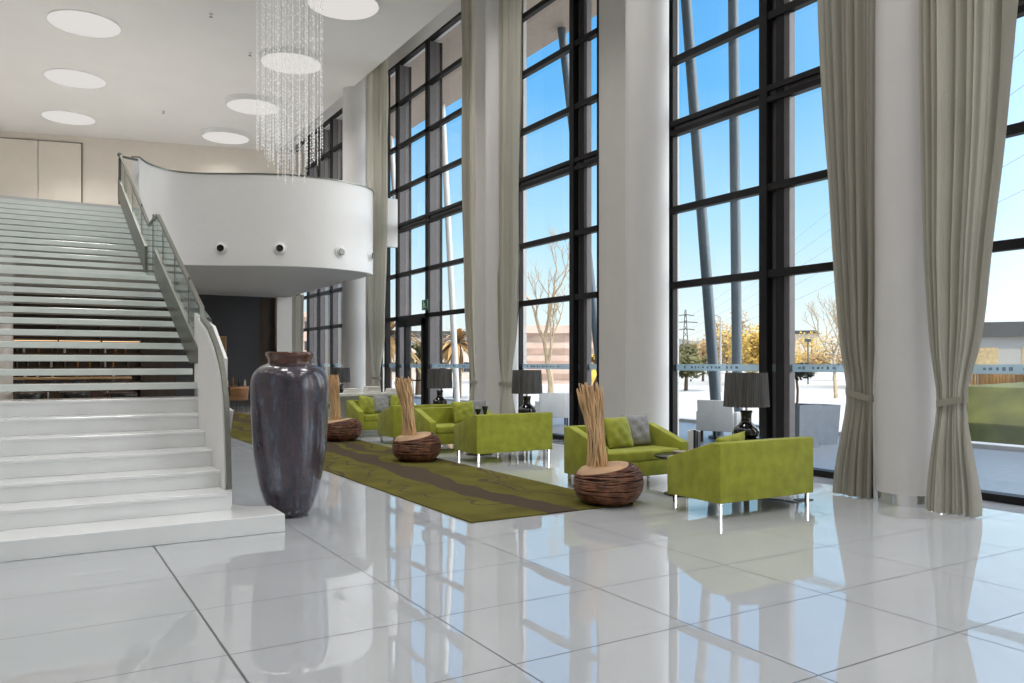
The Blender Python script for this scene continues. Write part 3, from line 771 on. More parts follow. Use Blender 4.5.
# second sofa (facing): lean against its back at y = 7.97
cushion(6.27, 7.74, R(-20), R(4), 'cushion_velvet', 'crinkled green cushion on the sofa behind the nearest basket', seed=1)
cushion(6.62, 7.84, R(-12), R(-2), 'cushion_grey', 'grey cushion tucked behind a green one near the nearest basket', seed=2)
cushion(6.06, 5.80, R(12), R(6), 'cushion_velvet', 'green cushion peeking over the back of the nearest sofa', seed=3, z=0.46, w=.46, h=.34, ry=R(-6))
cushion(6.52, 12.34, R(-18), R(-3), 'cushion_velvet', 'yellow-green cushion on the sofa left of the second sofa back', seed=4)
cushion(6.86, 12.45, R(-10), R(3), 'cushion_grey', 'pale grey cushion at the right end of the middle facing sofa', w=.36, seed=5)
cushion(5.97, 15.60, R(-20), R(14), 'cushion_velvet', 'leftmost green cushion on the farthest sofa', w=.4, seed=6, ry=R(12))
cushion(6.32, 15.68, R(-22), R(4), 'cushion_grey', 'grey cushion between two green ones on the farthest sofa', w=.38, seed=7, ry=R(8))
cushion(6.70, 15.66, R(-22), R(-6), 'cushion_velvet', 'right green cushion of three on the farthest sofa', w=.42, seed=8, ry=R(10))

# ------------------------------------------------------------------ stick baskets
def basket_proto():
    t = thing('stick_basket', 'x', 'basket', (0, 0, 0), 0, 'woven boulder baskets of dry sticks on the rug edge')
    rx, rz, zc = 0.375, 0.235, 0.215
    def rad(z, th):
        q = (z-zc)/rz
        f = max(0.0, 1-abs(q)**2.5)**(1/2.5)
        lump = 1 + 0.035*math.sin(2*th+0.6) + 0.02*math.sin(3*th+z*6)
        return max(rx*f*lump, 0.02)
    def ztop(th):   # lip rises away from the stick side
        return 0.30 + 0.125*(0.5-0.5*math.cos(th-R(150)))
    # inner body
    mb = MB(); n = 40; rows = []
    zs = [0.002, 0.03, 0.08, 0.14, 0.2, 0.26, 0.31, 0.35, 0.39, 0.42]
    for z in zs:
        rows.append([mb.bm.verts.new((0.97*rad(min(z, ztop(2*PI*k/n)), 2*PI*k/n)*math.cos(2*PI*k/n), 0.97*rad(min(z, ztop(2*PI*k/n)), 2*PI*k/n)*math.sin(2*PI*k/n), min(z, ztop(2*PI*k/n)))) for k in range(n)])
    mb.bm.faces.new(list(reversed(rows[0])))
    for a, b in zip(rows, rows[1:]):
        for k in range(n):
            try: mb.bm.faces.new((a[k], a[(k+1) % n], b[(k+1) % n], b[k]))
            except Exception: pass
    mb.build('body', 'wicker_dark', t)
    rnd = random.Random(3); mb = MB()
    for r in range(46):
        zb = 0.012 + 0.395*(r/45)
        tilt = rnd.uniform(-0.02, 0.02); pt = rnd.uniform(0, 6.28); rr = rnd.uniform(0.0055, 0.0095)
        span = rnd.uniform(2.2, 6.0); s0 = rnd.uniform(0, 6.28)
        for seg in range(2):
            pts = []; a0 = s0 + seg*PI + rnd.uniform(-.3, .3); m = 26
            for k in range(m+1):
                th = a0 + (PI+0.5)*k/m
                z = zb + tilt*math.sin(th+pt) + 0.006*math.sin(5*th+pt*2)
                z = min(max(z, 0.010), ztop(th)+0.004)
                q = rad(z, th) + 0.004*math.sin(9*th + pt)
                pts.append((q*math.cos(th), q*math.sin(th), z))
            mb.tube(pts, rr, n=5)
    mb.build('woven_shell', 'wicker', t)
    # pale rounded top that sweeps up into the stick bundle
    sx, sy = -0.105, 0.065
    mb = MB(); n = 44; rows = []
    for i in range(13):
        f = i/12
        row = []
        for k in range(n):
            th = 2*PI*k/n; zr = ztop(th); q = rad(zr, th)*0.985
            ex, ey = q*math.cos(th), q*math.sin(th)
            bx, by = sx+0.118*math.cos(th), sy+0.118*math.sin(th)
            g = f
            z = zr*(1-g) + 0.37*g + 0.035*math.sin(PI*g) + 0.13*max(0, g-0.72)**1.3
            row.append(mb.bm.verts.new((ex*(1-g)+bx*g, ey*(1-g)+by*g, z)))
        rows.append(row)
    for a, b in zip(rows, rows[1:]):
        for k in range(n): mb.bm.faces.new((a[k], a[(k+1) % n], b[(k+1) % n], b[k]))
    mb.bm.faces.new(rows[-1])
    mb.build('pale_top', 'basket_top', t, angle=80)
    for k in range(74):
        r = 0.120*math.sqrt((k+0.5)/74); a = k*2.39996
        x0, y0 = sx+r*math.cos(a), sy+r*math.sin(a)
        fl_ = 1.04+rnd.uniform(-0.12, 0.12)
        tw = rnd.uniform(0.4, 1.3)*(1 if k % 2 else -1)
        top = rnd.uniform(1.14, 1.29)
        pts = []
        for j in range(7):
            f = j/6
            aa = a + tw*f; rr = r*(1.0 - 0.30*math.sin(PI*min(1, f*1.15)) + (fl_-1)*f*f)
            pts.append((sx+rr*math.cos(aa) - 0.075*f*f + rnd.uniform(-.003, .003), sy+rr*math.sin(aa) + 0.045*f*f, 0.36+(top-0.36)*f))
        MB().tube(pts, [0.0085]*6+[0.007], n=5).build('stick', 'reed', t)
    return t
bk = basket_proto(); bk.location = (5.33, 6.80, 0.012)
bk['label'] = 'nearest woven basket of tall tan sticks, on the rug corner'
dup(bk, (5.12, 11.27, 0.012), R(18), 'middle stick basket, standing before the middle facing sofa')
dup(bk, (5.2, 14.95, 0.012), R(-14), 'farthest stick basket, partly hidden by the vase')

# ------------------------------------------------------------------ coffee tables, lamps
def coffee_table(x, y, label):
    t = thing('coffee_table', label, 'table', (x, y, 0), 0, 'round black coffee tables between the sofas')
    MB().lathe([(0.0, 0.425), (0.33, 0.425), (0.34, 0.432), (0.34, 0.445), (0.33, 0.45), (0.0, 0.45)], n=44).build('tabletop', 'black_top', t)
    MB().lathe([(0.03, 0.012), (0.03, 0.425)], n=20).build('pedestal', 'chrome', t)
    MB().lathe([(0.0, 0.0), (0.23, 0.0), (0.23, 0.012), (0.05, 0.025), (0.03, 0.03)], n=36).build('foot', 'black_top', t)
    return t
coffee_table(6.45, 6.84, 'round black pedestal coffee table beside the nearest sofa')
coffee_table(6.40, 11.62, 'black coffee table behind the second sofa seen from behind')
ash = thing('glass_bowl', 'small glass bowl on the nearest black coffee table', 'bowl', (6.34, 6.79, 0.45))
MB().lathe([(0.0, 0.004), (0.05, 0.0), (0.075, 0.03), (0.085, 0.055), (0.078, 0.055), (0.065, 0.03), (0.0, 0.012)], n=24).build('bowl', 'bottle_clear', ash)
# upright books on the table
for i, (dx, mat, hh, th, lb) in enumerate(((0.0, 'paper_white', 0.27, 0.030, 'white paperback standing leftmost on the nearest coffee table'), (0.034, 'paper_white', 0.285, 0.022, 'pale book standing second from left on the coffee table'), (0.060, 'cover_black', 0.28, 0.028, 'black book standing upright beside pale books'), (0.092, 'cover_brown', 0.27, 0.020, 'brown book standing between black and grey books'), (0.116, 'cover_grey', 0.265, 0.026, 'grey book standing rightmost on the nearest coffee table'))):
    t = thing('book', lb, 'book', (6.60+dx*0.72, 6.93-dx*0.69, 0.4505), R(-43.7), 'upright books on the coffee table')
    m = MB(); m.box(0, 0.003, -0.09, 0.09, 0, hh); m.box(th-.003, th, -0.09, 0.09, 0, hh); m.box(0, th, -0.093, -0.09, 0, hh); m.build('cover', mat, t, smooth=False)
    MB().box(0.0031, th-.0031, -0.0899, 0.084, 0.003, hh-.004).build('pages', 'paper_white', t, smooth=False)
for i, (x, y, hh, lb) in enumerate(((6.34, 11.55, 0.30, 'small dark bud vase, left of two behind the second sofa back'), (6.50, 11.6, 0.34, 'small dark bud vase, right of two behind the second sofa back'))):
    t = thing('bud_vase', lb, 'vase', (x, y, 0.45), 0, 'bud vases on the coffee table')
    MB().lathe([(0.0, 0.0), (0.045, 0.0), (0.05, 0.06), (0.03, 0.16), (0.022, 0.22), (0.05, hh-.02), (0.055, hh), (0.045, hh), (0.0, hh-.06)], n=20).build('body', 'bottle_dark', t)
def lamp_table(x, y, label):
    t = thing('side_table', label, 'table', (x, y, 0), 0, 'square black lamp tables by the windows')
    MB().box(-0.25, 0.25, -0.25, 0.25, 0.565, 0.60, 0.004, 1).build('tabletop', 'black_top', t)
    for sx in (-1, 1):
        for sy in (-1, 1): MB().box(sx*.22-.015, sx*.22+.015, sy*.22-.015, sy*.22+.015, 0, 0.565).build('leg', 'frame_dark', t, smooth=False)
def table_lamp(x, y, label):
    t = thing('table_lamp', label, 'lamp', (x, y, 0.60), 0, 'black table lamps with pleated grey shades')
    MB().lathe([(0.0, 0.0), (0.11, 0.0), (0.15, 0.025), (0.16, 0.075), (0.145, 0.12), (0.095, 0.155), (0.066, 0.19), (0.06, 0.24), (0.066, 0.29), (0.076, 0.315), (0.066, 0.33), (0.0, 0.33)], n=32).build('lamp_base', 'lamp_black', t)
    MB().lathe([(0.014, 0.325), (0.014, 0.39)], n=10).build('stem', 'chrome', t)
    mb = MB(); n = 120; rows = []
    for (r, z) in ((0.268, 0.375), (0.248, 0.785)):
        rows.append([mb.bm.verts.new(((r+0.004*(k % 2))*math.cos(2*PI*k/n), (r+0.004*(k % 2))*math.sin(2*PI*k/n), z)) for k in range(n)])
    for k in range(n): mb.bm.faces.new((rows[0][k], rows[0][(k+1) % n], rows[1][(k+1) % n], rows[1][k]))
    o = mb.build('lamp_shade', 'pleated_shade', t, smooth=False)
    md = o.modifiers.new('thick', 'SOLIDIFY'); md.thickness = 0.006
    sp_ = MB()
    for a in range(3):
        sp_.tube([(0, 0, 0.73), (0.245*math.cos(a*2.1), 0.245*math.sin(a*2.1), 0.74)], 0.004, n=4)
    sp_.tube([(0, 0, 0.39), (0, 0, 0.74)], 0.006, n=5)
    sp_.build('shade_carrier', 'chrome', o)
for (x, y, lb, tl) in ((7.5, 6.87, 'black table lamp beyond the nearest sofa, before the large window', 'small black lamp table beyond the nearest sofa'), (7.5, 11.88, 'black table lamp beside the wide curtain, behind the second sofa back', 'small black lamp table beside the wide curtain'), (7.5, 15.35, 'black table lamp in front of the glass door bay', 'small black lamp table near the glass door bay'), (7.45, 21.5, 'farthest black table lamp, under the balcony beside the vase', 'small black lamp table under the balcony end')):
    table_lamp(x, y, lb); lamp_table(x, y, tl)

# floor socket cover near the nearest sofa's right leg and its lead
fs = thing('floor_socket', 'flat dark floor socket plate by the nearest sofa right leg', 'socket', (7.22, 5.86, 0))
MB().box(-0.16, 0.16, -0.06, 0.06, 0.0005, 0.012, 0.003, 1).build('plate', 'steel', fs); MB().box(-0.05, 0.05, -0.035, 0.035, 0.012, 0.02, 0.003, 1).build('flap', 'black_top', fs)
tag(MB().tube([(7.08, 5.95, 0.006), (6.9, 6.2, 0.006), (7.0, 6.5, 0.006), (7.3, 6.7, 0.006), (7.45, 6.85, 0.006)], 0.005, n=5).build('lamp_cord', 'cover_black'), 'thin black lamp cord on the floor under the nearest sofa', 'cord')

# white console behind the farthest sofa, folded linen on it
cs = thing('console_table', 'white console behind the farthest sofa', 'console', (5.58, 16.35, 0))
MB().box(0.0, 1.6, 0.0, 0.45, 0.80, 0.86, 0.006, 1).build('tabletop', 'white_plastic', cs)
MB().box(0.0, 0.06, 0.0, 0.45, 0, 0.80).build('side_panel', 'white_plastic', cs, smooth=False); MB().box(1.54, 1.6, 0.0, 0.45, 0, 0.80).build('side_panel', 'white_plastic', cs, smooth=False)
MB().box(0.06, 1.54, 0.40, 0.43, 0, 0.80).build('back_panel', 'white_plastic', cs, smooth=False)
for i, (x, w, hh, lb) in enumerate(((5.98, 0.3, 0.10, 'white folded linen pile at the left of the console'), (6.45, 0.34, 0.14, 'white folded linen pile in the middle of the console'), (6.95, 0.3, 0.09, 'white folded linen pile at the right of the console'))):
    m = MB()
    for k in range(3): m.box(x-w/2+.01*k, x+w/2-.012*k, 16.45, 16.70, 0.861+hh*k/3, 0.86+hh*(k+1)/3, 0.012, 2)
    tag(m.build('folded_linen', 'paper_white'), lb, 'linen', 'folded linen on the console')

# ------------------------------------------------------------------ restaurant under the mezzanine
def dining_table(x, y, label, w=0.9):
    t = thing('dining_table', label, 'table', (x, y, 0), 0, 'dark dining tables under the balcony')
    MB().box(-w/2, w/2, -w/2, w/2, 0.72, 0.76, 0.006, 1).build('tabletop', 'dark_wood', t)
    for sx in (-1, 1):
        for sy in (-1, 1): MB().box(sx*(w/2-.06)-.025, sx*(w/2-.06)+.025, sy*(w/2-.06)-.025, sy*(w/2-.06)+.025, 0, .72).build('leg', 'dark_wood', t, smooth=False)
def tub_chair(x, y, rz, label, mat='tan_leather'):
    t = thing('tub_chair', label, 'chair', (x, y, 0), rz, 'tub chairs at the dining tables')
    MB().lathe([(0.0, 0.36), (0.26, 0.36), (0.28, 0.39), (0.28, 0.44), (0.25, 0.47), (0.0, 0.47)], n=28).build('seat', mat, t)
    mb = MB(); n = 24; rows = []
    for z, r in ((0.40, 0.27), (0.55, 0.29), (0.70, 0.31), (0.78, 0.315)):
        rows.append([mb.bm.verts.new((r*math.cos(R(-20+220*k/n)), r*math.sin(R(-20+220*k/n)), z)) for k in range(n+1)])
    for a, b in zip(rows, rows[1:]):
        for k in range(n): mb.bm.faces.new((a[k], a[k+1], b[k+1], b[k]))
    o = mb.build('backrest', mat, t); md = o.modifiers.new('thick', 'SOLIDIFY'); md.thickness = 0.04
    for a in (45, 135, 225, 315): MB().tube([(0.2*math.cos(R(a)), 0.2*math.sin(R(a)), 0.37), (0.24*math.cos(R(a)), 0.24*math.sin(R(a)), 0.0)], 0.018, n=6).build('leg', 'dark_wood', t)
def bottle(x, y, z, mat, hh, label, grp):
    t = thing('bottle', label, 'bottle', (x, y, z), 0, grp)
    MB().lathe([(0.0, 0.0), (0.036, 0.0), (0.038, 0.01), (0.038, hh*.6), (0.03, hh*.7), (0.014, hh*.78), (0.013, hh*.95), (0.0, hh*.95)], n=14).build('glass_body', mat, t)
    MB().lathe([(0.016, hh*.93), (0.016, hh), (0.0, hh)], n=10).build('stopper', 'cover_black', t)
p = at(239, 26.2)
dining_table(p.x, p.y, 'dark dining table with bottles seen left of the vase', 1.0)
names = ['leftmost', 'second from left', 'third from left', 'fourth from left', 'rightmost']
for k in range(5):
    bottle(p.x-0.40+0.19*k, p.y-0.12+0.05*(k % 2), 0.761, ('bottle_clear', 'bottle_amber', 'bottle_dark', 'bottle_clear', 'bottle_amber')[k], 0.24+0.05*((k*2) % 3), '%s bottle on the dining table left of the vase' % names[k], 'bottles on the dining table')
p = at(238.5, 24.9); tub_chair(p.x, p.y, R(225), 'tan tub chair at the rug end, left of the vase')
# bar seen through the stairs
bar = thing('bar_shelving', 'dark back bar with lit shelves seen through the stair treads', 'shelf unit', (-1.6, 28.5, 0))
MB().box(0, 4.8, 0.36, 0.46, 0, 2.9).build('back_panel', 'dark_wood', bar, smooth=False)
for z in (0.9, 1.35, 1.8, 2.25, 2.7): MB().box(0, 4.8, 0.0, 0.36, z, z+.035).build('shelf', 'dark_wood', bar, smooth=False)
for x in (0, 1.2, 2.4, 3.6, 4.76): MB().box(x, x+.04, 0.0, 0.36, 0, 2.9).build('upright', 'dark_wood', bar, smooth=False)
for z in (1.30, 1.75, 2.2): MB().box(0.05, 4.75, 0.30, 0.34, z, z+.02).build('light_strip', 'warm_bulb', bar, smooth=False)
rnd = random.Random(21); kinds = ('bottle_clear', 'bottle_amber', 'bottle_dark')
shn = {0: 'lowest', 1: 'middle', 2: 'upper'}
for s, z in enumerate((0.936, 1.386, 1.836)):
    for k in range(13):
        m = kinds[rnd.randrange(3)]
        bx = -1.45+0.35*k+rnd.uniform(-.05, .05)
        for ux in (-1.6, -.4, .8, 2.0, 3.16):
            if ux-0.06 < bx < ux+0.10: bx = ux+0.12
        bottle(bx, 28.64, z, m, rnd.uniform(0.24, 0.34), 'small bottle on the %s lit back-bar shelf behind the stairs' % shn[s], 'bottles on the %s back-bar shelf' % shn[s])
cn = thing('bar_counter', 'long wooden bar counter seen low through the stair treads', 'bar counter', (-1.5, 26.6, 0))
MB().box(0, 4.2, 0, 0.65, 1.04, 1.10, 0.006, 1).build('worktop', 'light_wood', cn); MB().box(0.05, 4.15, 0.08, 0.6, 0, 1.04).build('front_panel', 'dark_wood', cn, smooth=False)
def bar_stool(x, y, label):
    t = thing('bar_stool', label, 'stool', (x, y, 0), 0, 'bar stools along the counter')
    MB().lathe([(0.0, 0.70), (0.18, 0.70), (0.19, 0.73), (0.18, 0.77), (0.0, 0.78)], n=20).build('seat', 'cover_black', t)
    MB().lathe([(0.025, 0.02), (0.025, 0.70)], n=10).build('stem', 'chrome', t); MB().lathe([(0.0, 0.0), (0.2, 0.0), (0.2, 0.015), (0.03, 0.03)], n=20).build('foot', 'chrome', t)
    MB().box(-0.17, 0.17, -0.19, -0.15, 0.86, 1.05, 0.015, 2).box(-0.02, 0.02, -0.19, -0.165, 0.72, 0.87).build('backrest', 'cover_black', t)
for k in range(5): bar_stool(-1.0+0.75*k, 26.1, 'black bar stool at the counter, %s' % names[k])
for k, u in enumerate((30, 75, 120)):
    q = at(u, (20.4, 21.0, 20.4)[k])
    dining_table(q.x, q.y, 'dark dining table behind the stair treads, %s' % ('left one', 'middle one', 'right one')[k], 0.7)
    tub_chair(q.x, q.y-0.85, R(180), 'dark tub chair before the %s dining table behind the stairs' % ('left', 'middle', 'right')[k], 'cover_black')
column('column.010', *at(1, 20.3)[:2], 0.26, 3.87)
# picture on the dark wall
pf = thing('picture_frame', 'small tan framed picture on the dark wall beside the handrail', 'picture', (4.75, 28.97, 1.55))
pp = at(216, 28.0); pf.location = (pp.x, 28.97, 1.35)
MB().box(-0.28, 0.28, -0.03, 0.03, 0, 1.1, 0.006, 1).build('frame', 'light_wood', pf); MB().box(-0.23, 0.23, -0.034, -0.03, .05, 1.05).build('picture_panel', 'tan_leather', pf, smooth=False)
# dark mirror-like panel beside the pier
struct(MB().box(7.05, 7.95, 29.0, 29.12, 0, 3.87).build('wall_panel', 'brown_panel', smooth=False))

# ------------------------------------------------------------------ outdoors
YMIN, YMAX = -30, 60
struct(MB().box(9.25, 14.6, -30, 60, -0.2, -0.02).build('terrace', 'deck', smooth=False))
struct(MB().box(14.6, 15.0, -30, 60, -0.2, 0.06).build('terrace_kerb', 'kerb_stone', smooth=False))
struct(MB().box(15.0, 900, -500, 900, -0.3, -0.06).build('ground', 'plaza', smooth=False))
struct(MB().prism([(34, -80), (200, -80), (200, 60), (60, 34)], 'z', -0.059, -0.03).build('ground_field', 'dry_grass', smooth=False))
struct(MB().box(9.3, 12.3, -30, 60, 10.3, 10.75).build('roof_overhang', 'overhang', smooth=False))
def strut(pa, pb, r, mat, label):
    t = thing('roof_strut', label, 'post', tuple(pa), 0, 'slender posts holding the roof overhang outside')
    pa, pb = Vector(pa), Vector(pb)
    MB().tube([(0, 0, 0.02), tuple(pb-pa)], r, n=14).build('shaft', mat, t)
    MB().lathe([(r*1.8, -0.02), (r*1.8, 0.03), (r, 0.05)], n=14).build('foot_plate', mat, t)
def gx(u, X, z=0): 
    d = ray(u); t = X/d.x; return Vector((d.x*t, d.y*t, z))
def strut_px(X, u0, v0, u1, v1, r, mat, label):
    a = gx(u0, X); da = X/ray(u0).x; za = H-(v0-CY)/F_PX*da
    b = gx(u1, X); db = X/ray(u1).x; zb = H-(v1-CY)/F_PX*db
    a.z, b.z = za, zb
    f0 = (0-a.z)/(b.z-a.z); f1 = (10.32-a.z)/(b.z-a.z)
    strut(a+(b-a)*f0, a+(b-a)*f1, r, mat, label)
strut_px(12.0, 713, 365, 686, 0, 0.11, 'outdoor_steel', 'leaning dark post outside, left in the large window')
strut_px(12.0, 737, 365, 733, 0, 0.10, 'outdoor_steel', 'upright dark post outside, above the nearest lamp')
strut_px(12.0, 572, 120, 564, 50, 0.11, 'outdoor_steel', 'leaning dark post outside behind the second window mullion')
strut_px(12.0, 397.5, 230, 390, 130, 0.10, 'outdoor_pale', 'pale leaning post outside the door bay, left of the door')
strut_px(12.0, 452, 300, 446, 180, 0.10, 'outdoor_pale', 'pale leaning post outside the door bay, right of the door')

# outdoor planters and seats
def planter(p, w, d, h, mat, label, rz=0):
    t = thing('planter', label, 'planter', (p.x, p.y, -0.02), rz)
    pr = [(-w/2*.86, -d/2*.86), (w/2*.86, -d/2*.86), (w/2*.86, d/2*.86), (-w/2*.86, d/2*.86)]
    m = MB(); lo = [m.bm.verts.new((x, y, 0.0)) for x, y in pr]; hi = [m.bm.verts.new((x/.86, y/.86, h)) for x, y in pr]; inn = [m.bm.verts.new((x/.86*.88, y/.86*.88, h)) for x, y in pr]; dn = [m.bm.verts.new((x*.88, y*.88, h-.08)) for x, y in pr]
    for a, b in ((lo, hi), (hi, inn), (inn, dn)):
        for k in range(4): m.bm.faces.new((a[k], a[(k+1) % 4], b[(k+1) % 4], b[k]))
    m.bm.faces.new(lo)
    m.build('pot', mat, t, smooth=False); MB().box(-w/2*.8, w/2*.8, -d/2*.8, d/2*.8, h-.12, h-.07).build('soil', 'bark_dark', t, smooth=False)
    return t
def leaf_cloud(n, fn, size, seed):
    rnd = random.Random(seed); m = MB()
    for _ in range(n):
        c = fn(rnd); a = Vector((rnd.gauss(0, 1), rnd.gauss(0, 1), rnd.gauss(0, 1))).normalized(); b = a.orthogonal().normalized()
        s = size*rnd.uniform(.6, 1.3); p = [c+a*s, c+b*s*.5, c-a*s, c-b*s*.5]
        m.bm.faces.new([m.bm.verts.new(q) for q in p])
    return m
def ball(c, rx, ry, rz, fill=0.55):
    def fn(r):
        v = Vector((r.gauss(0, 1), r.gauss(0, 1), r.gauss(0, 1))).normalized()*(r.random()**fill)
        return Vector((c[0]+v.x*rx, c[1]+v.y*ry, c[2]+v.z*rz))
    return fn
q = at(797, 14.6)
pt = planter(q, 0.62, 0.62, 0.78, 'planter_slate', 'dark slate planter with a topiary ball tree on the terrace')
tp = thing('topiary_tree', 'small dark topiary tree with flat round crown outside', 'tree', (q.x, q.y, 0.66))
MB().tube([(0, 0, -0.02), (0.02, 0, 0.35), (0, 0.02, 0.62)], 0.022, n=7).build('trunk', 'bark_dark', tp)
leaf_cloud(900, ball((0, 0, 0.70), 0.34, 0.34, 0.16), 0.04, 4).build('foliage', 'leaf_dark', tp, smooth=False)
q = at(817, 15.2); planter(q, 0.6, 0.6, 0.74, 'planter_slate', 'grey planter right of the topiary planter, near the curtain')
def patio_chair(p, rz, label, mat):
    t = thing('patio_chair', label, 'chair', (p.x, p.y, -0.02), rz, 'pale patio chairs on the terrace')
    MB().box(-0.38, 0.38, -0.36, 0.36, 0.22, 0.42, 0.03, 2).build('seat', mat, t)
    MB().prism([(-0.38, 0.24), (-0.28, 0.24), (-0.36, 0.82), (-0.46, 0.82)], 'y', -0.36, 0.36, 0.02, 2).build('backrest', mat, t)
    for s in (-1, 1):
        MB().box(-0.36, 0.36, s*.37-.05, s*.37+.05, 0.22, 0.60, 0.02, 2).build('arm', mat, t)
        for xx in (-.3, .3): MB().box(xx-.02, xx+.02, s*.32-.02, s*.32+.02, 0, 0.23).build('leg', 'frame_dark', t, smooth=False)
patio_chair(at(724, 15.6), R(20), 'pale patio chair outside, left of the nearest lamp base', 'outdoor_pale')
patio_chair(at(553, 19.5), R(60), 'grey patio chair outside, right of the second lamp', 'outdoor_pale')
# lawn bank with its dry reed edging at the right
bank = tag(MB().prism([(15.3, -0.06), (15.7, 0.35), (16.8, 1.02), (19.5, 1.08), (19.5, -0.06)], 'y', -6, 9.6).build('lawn_bank', 'lawn', smooth=False), 'sloped green lawn bank beyond the terrace at the right window', 'lawn', kind='structure')
rr = random.Random(8); m = MB()
for k in range(700):
    y = rr.uniform(7, 10.9); x = rr.uniform(19.7, 20.5); h = rr.uniform(1.22, 1.40)
    m.tube([(x, y, -0.06), (x+rr.uniform(-.05, .05), y+rr.uniform(-.05, .05), h)], [0.03, 0.02], n=3)
tag(m.build('reed_edging', 'leaf_ochre', smooth=False), 'strip of dry golden reeds standing behind the lawn bank', 'reeds', kind='stuff')
ch_ = thing('garden_bench', 'thin dark metal garden bench on the lawn bank', 'bench', tuple(at(984, 15.6, 0.20)), R(-40))
mb = MB()
for sx in (0, 0.55): mb.tube([(0, sx, -0.1), (0, sx, 0.24)], 0.012, n=5)
mb.tube([(0, 0, 0.24), (0, 0.55, 0.24)], 0.012, n=5); mb.build('frame', 'leaf_dark', ch_); MB().box(-.02, .16, 0, 0.55, 0.08, 0.10).build('seat', 'leaf_dark', ch_, smooth=False)

# buildings
def building(u, depth, w, d, h, rz, mat, label, floors=2, cols=6, wmat='window_dark', roof=0.4, z0=-0.06):
    p = at(u, depth); t = thing('building', label, 'building', (p.x, p.y, z0), rz)
    MB().box(-w/2, w/2, 0, d, 0, h).build('walls', mat, t, smooth=False)
    if roof > 0: MB().prism([(-w/2-.3, h), (w/2+.3, h), (w/2-.2, h+roof), (-w/2+.2, h+roof)], 'y', -.3, d+.3).build('roof', 'roof_slate' if mat != 'building_pink' else 'building_pink', t, smooth=False)
    fh = h/floors
    for f in range(floors):
        for c in range(cols):
            x = -w/2+(c+.5)*w/cols; m = MB(); m.box(x-w/cols*(.28 if cols > 1 else .46), x+w/cols*(.28 if cols > 1 else .46), -0.05, 0.02, f*fh+fh*.35, f*fh+fh*.8)
            m.build('window', wmat, t, smooth=False)
    return t
def face(u): return math.atan2(ray(u).y, ray(u).x) - PI/2
building(1010, 46, 16, 8, 3.1, face(985)+R(6), 'building_grey', 'low grey pavilion with dark roof beyond the lawn bank', 1, 6, 'window_gold', 0.85)
building(556, 62, 9.6, 8, 3.9, face(556)+R(4), 'building_pink', 'pink brick building behind the bare tree', 4, 1, 'window_brick', 0.6)
building(800, 120, 5, 8, 6.0, face(800), 'building_pale', 'small pale house in sunlight right of the window posts', 2, 2, 'window_gold', 0.5)
building(693, 190, 6, 10, 5.4, face(693), 'building_pale', 'distant pale house below the hill and pylon', 2, 4, 'window_dark', 0.8)
building(425, 80, 12, 10, 4.2, face(425), 'building_pale', 'long pale building outside the glass door bay', 2, 10, 'window_dark', 0.6)
building(322, 95, 9, 10, 7, face(320), 'building_pink', 'pinkish building outside the far window under the balcony', 3, 8, 'window_dark', 0.6)

# trees
def branchy(seed, h, r0, levels=5, spread=0.55):
    rnd = random.Random(seed); m = MB()
    def grow(p, d, ln, r, lv):
        pts = [p]; q = p; dd = d.copy()
        for k in range(4):
            dd = (dd + Vector((rnd.gauss(0, .10), rnd.gauss(0, .10), rnd.gauss(0.05, .06)))).normalized()
            q = q + dd*ln/4; pts.append(q)
        m.tube(pts, [r*(1-.11*k) for k in range(5)], n=6 if lv > 2 else 4)
        if lv <= 0: return
        nb = 3 if lv > 1 else 4
        for b in range(nb):
            base = pts[-1] if b < 2 else pts[2+(b % 2)]
            ax = Vector((rnd.gauss(0, 1), rnd.gauss(0, 1), 0.25)).normalized()
            nd = (dd*1.0 + ax*spread*rnd.uniform(.7, 1.3)).normalized()
            grow(base, nd, ln*rnd.uniform(.58, .78), r*.56, lv-1)
    grow(Vector((0, 0, 0)), Vector((0.02, 0, 1)), h*.34, r0, levels)
    return m
t = thing('bare_tree', 'tall leafless pale tree outside the second window', 'tree', tuple(at(551, 42, -0.06)))
branchy(5, 8.6, 0.17).build('branches', 'bark_pale', t)
t = thing('bare_tree', 'leafless tree reaching into the large window at the curtain edge', 'tree', tuple(at(836, 36, -0.06)))
branchy(9, 5.6, 0.10, 5, 0.7).build('branches', 'bark_pale', t)
t = thing('bare_tree', 'small leafless tree outside, right edge of the second window', 'tree', tuple(at(604, 40, -0.06)))
branchy(14, 6.6, 0.09, 5, 0.6).build('branches', 'bark_pale', t)
def bush_tree(u, depth, h, w, mat, label, n=1500, seed=1, lumps=7, leaf=0.16, trunk='bark_dark'):
    rnd = random.Random(seed); p = at(u, depth, -0.06)
    t = thing('tree', label, 'tree', tuple(p))
    cs_ = [(rnd.uniform(-.5, .5)*w, rnd.uniform(-.5, .5)*w, h*rnd.uniform(.3, .85)) for _ in range(lumps)]
    def fn(r):
        c = cs_[r.randrange(lumps)]; return ball(c, w*.34, w*.34, h*.22, .5)(r)
    leaf_cloud(n, fn, leaf, seed).build('foliage', mat, t, smooth=False)
    m = MB(); m.tube([(0, 0, 0), (0.05, 0, h*.4), (0, .05, h*.7)], [0.12, .09, .05], n=7)
    for c in cs_: m.tube([(0.05, 0, h*.35), ((c[0])*.6, c[1]*.6, (h*.35+c[2])/2), c], [.05, .035, .015], n=5)
    m.build('trunk', trunk, t)
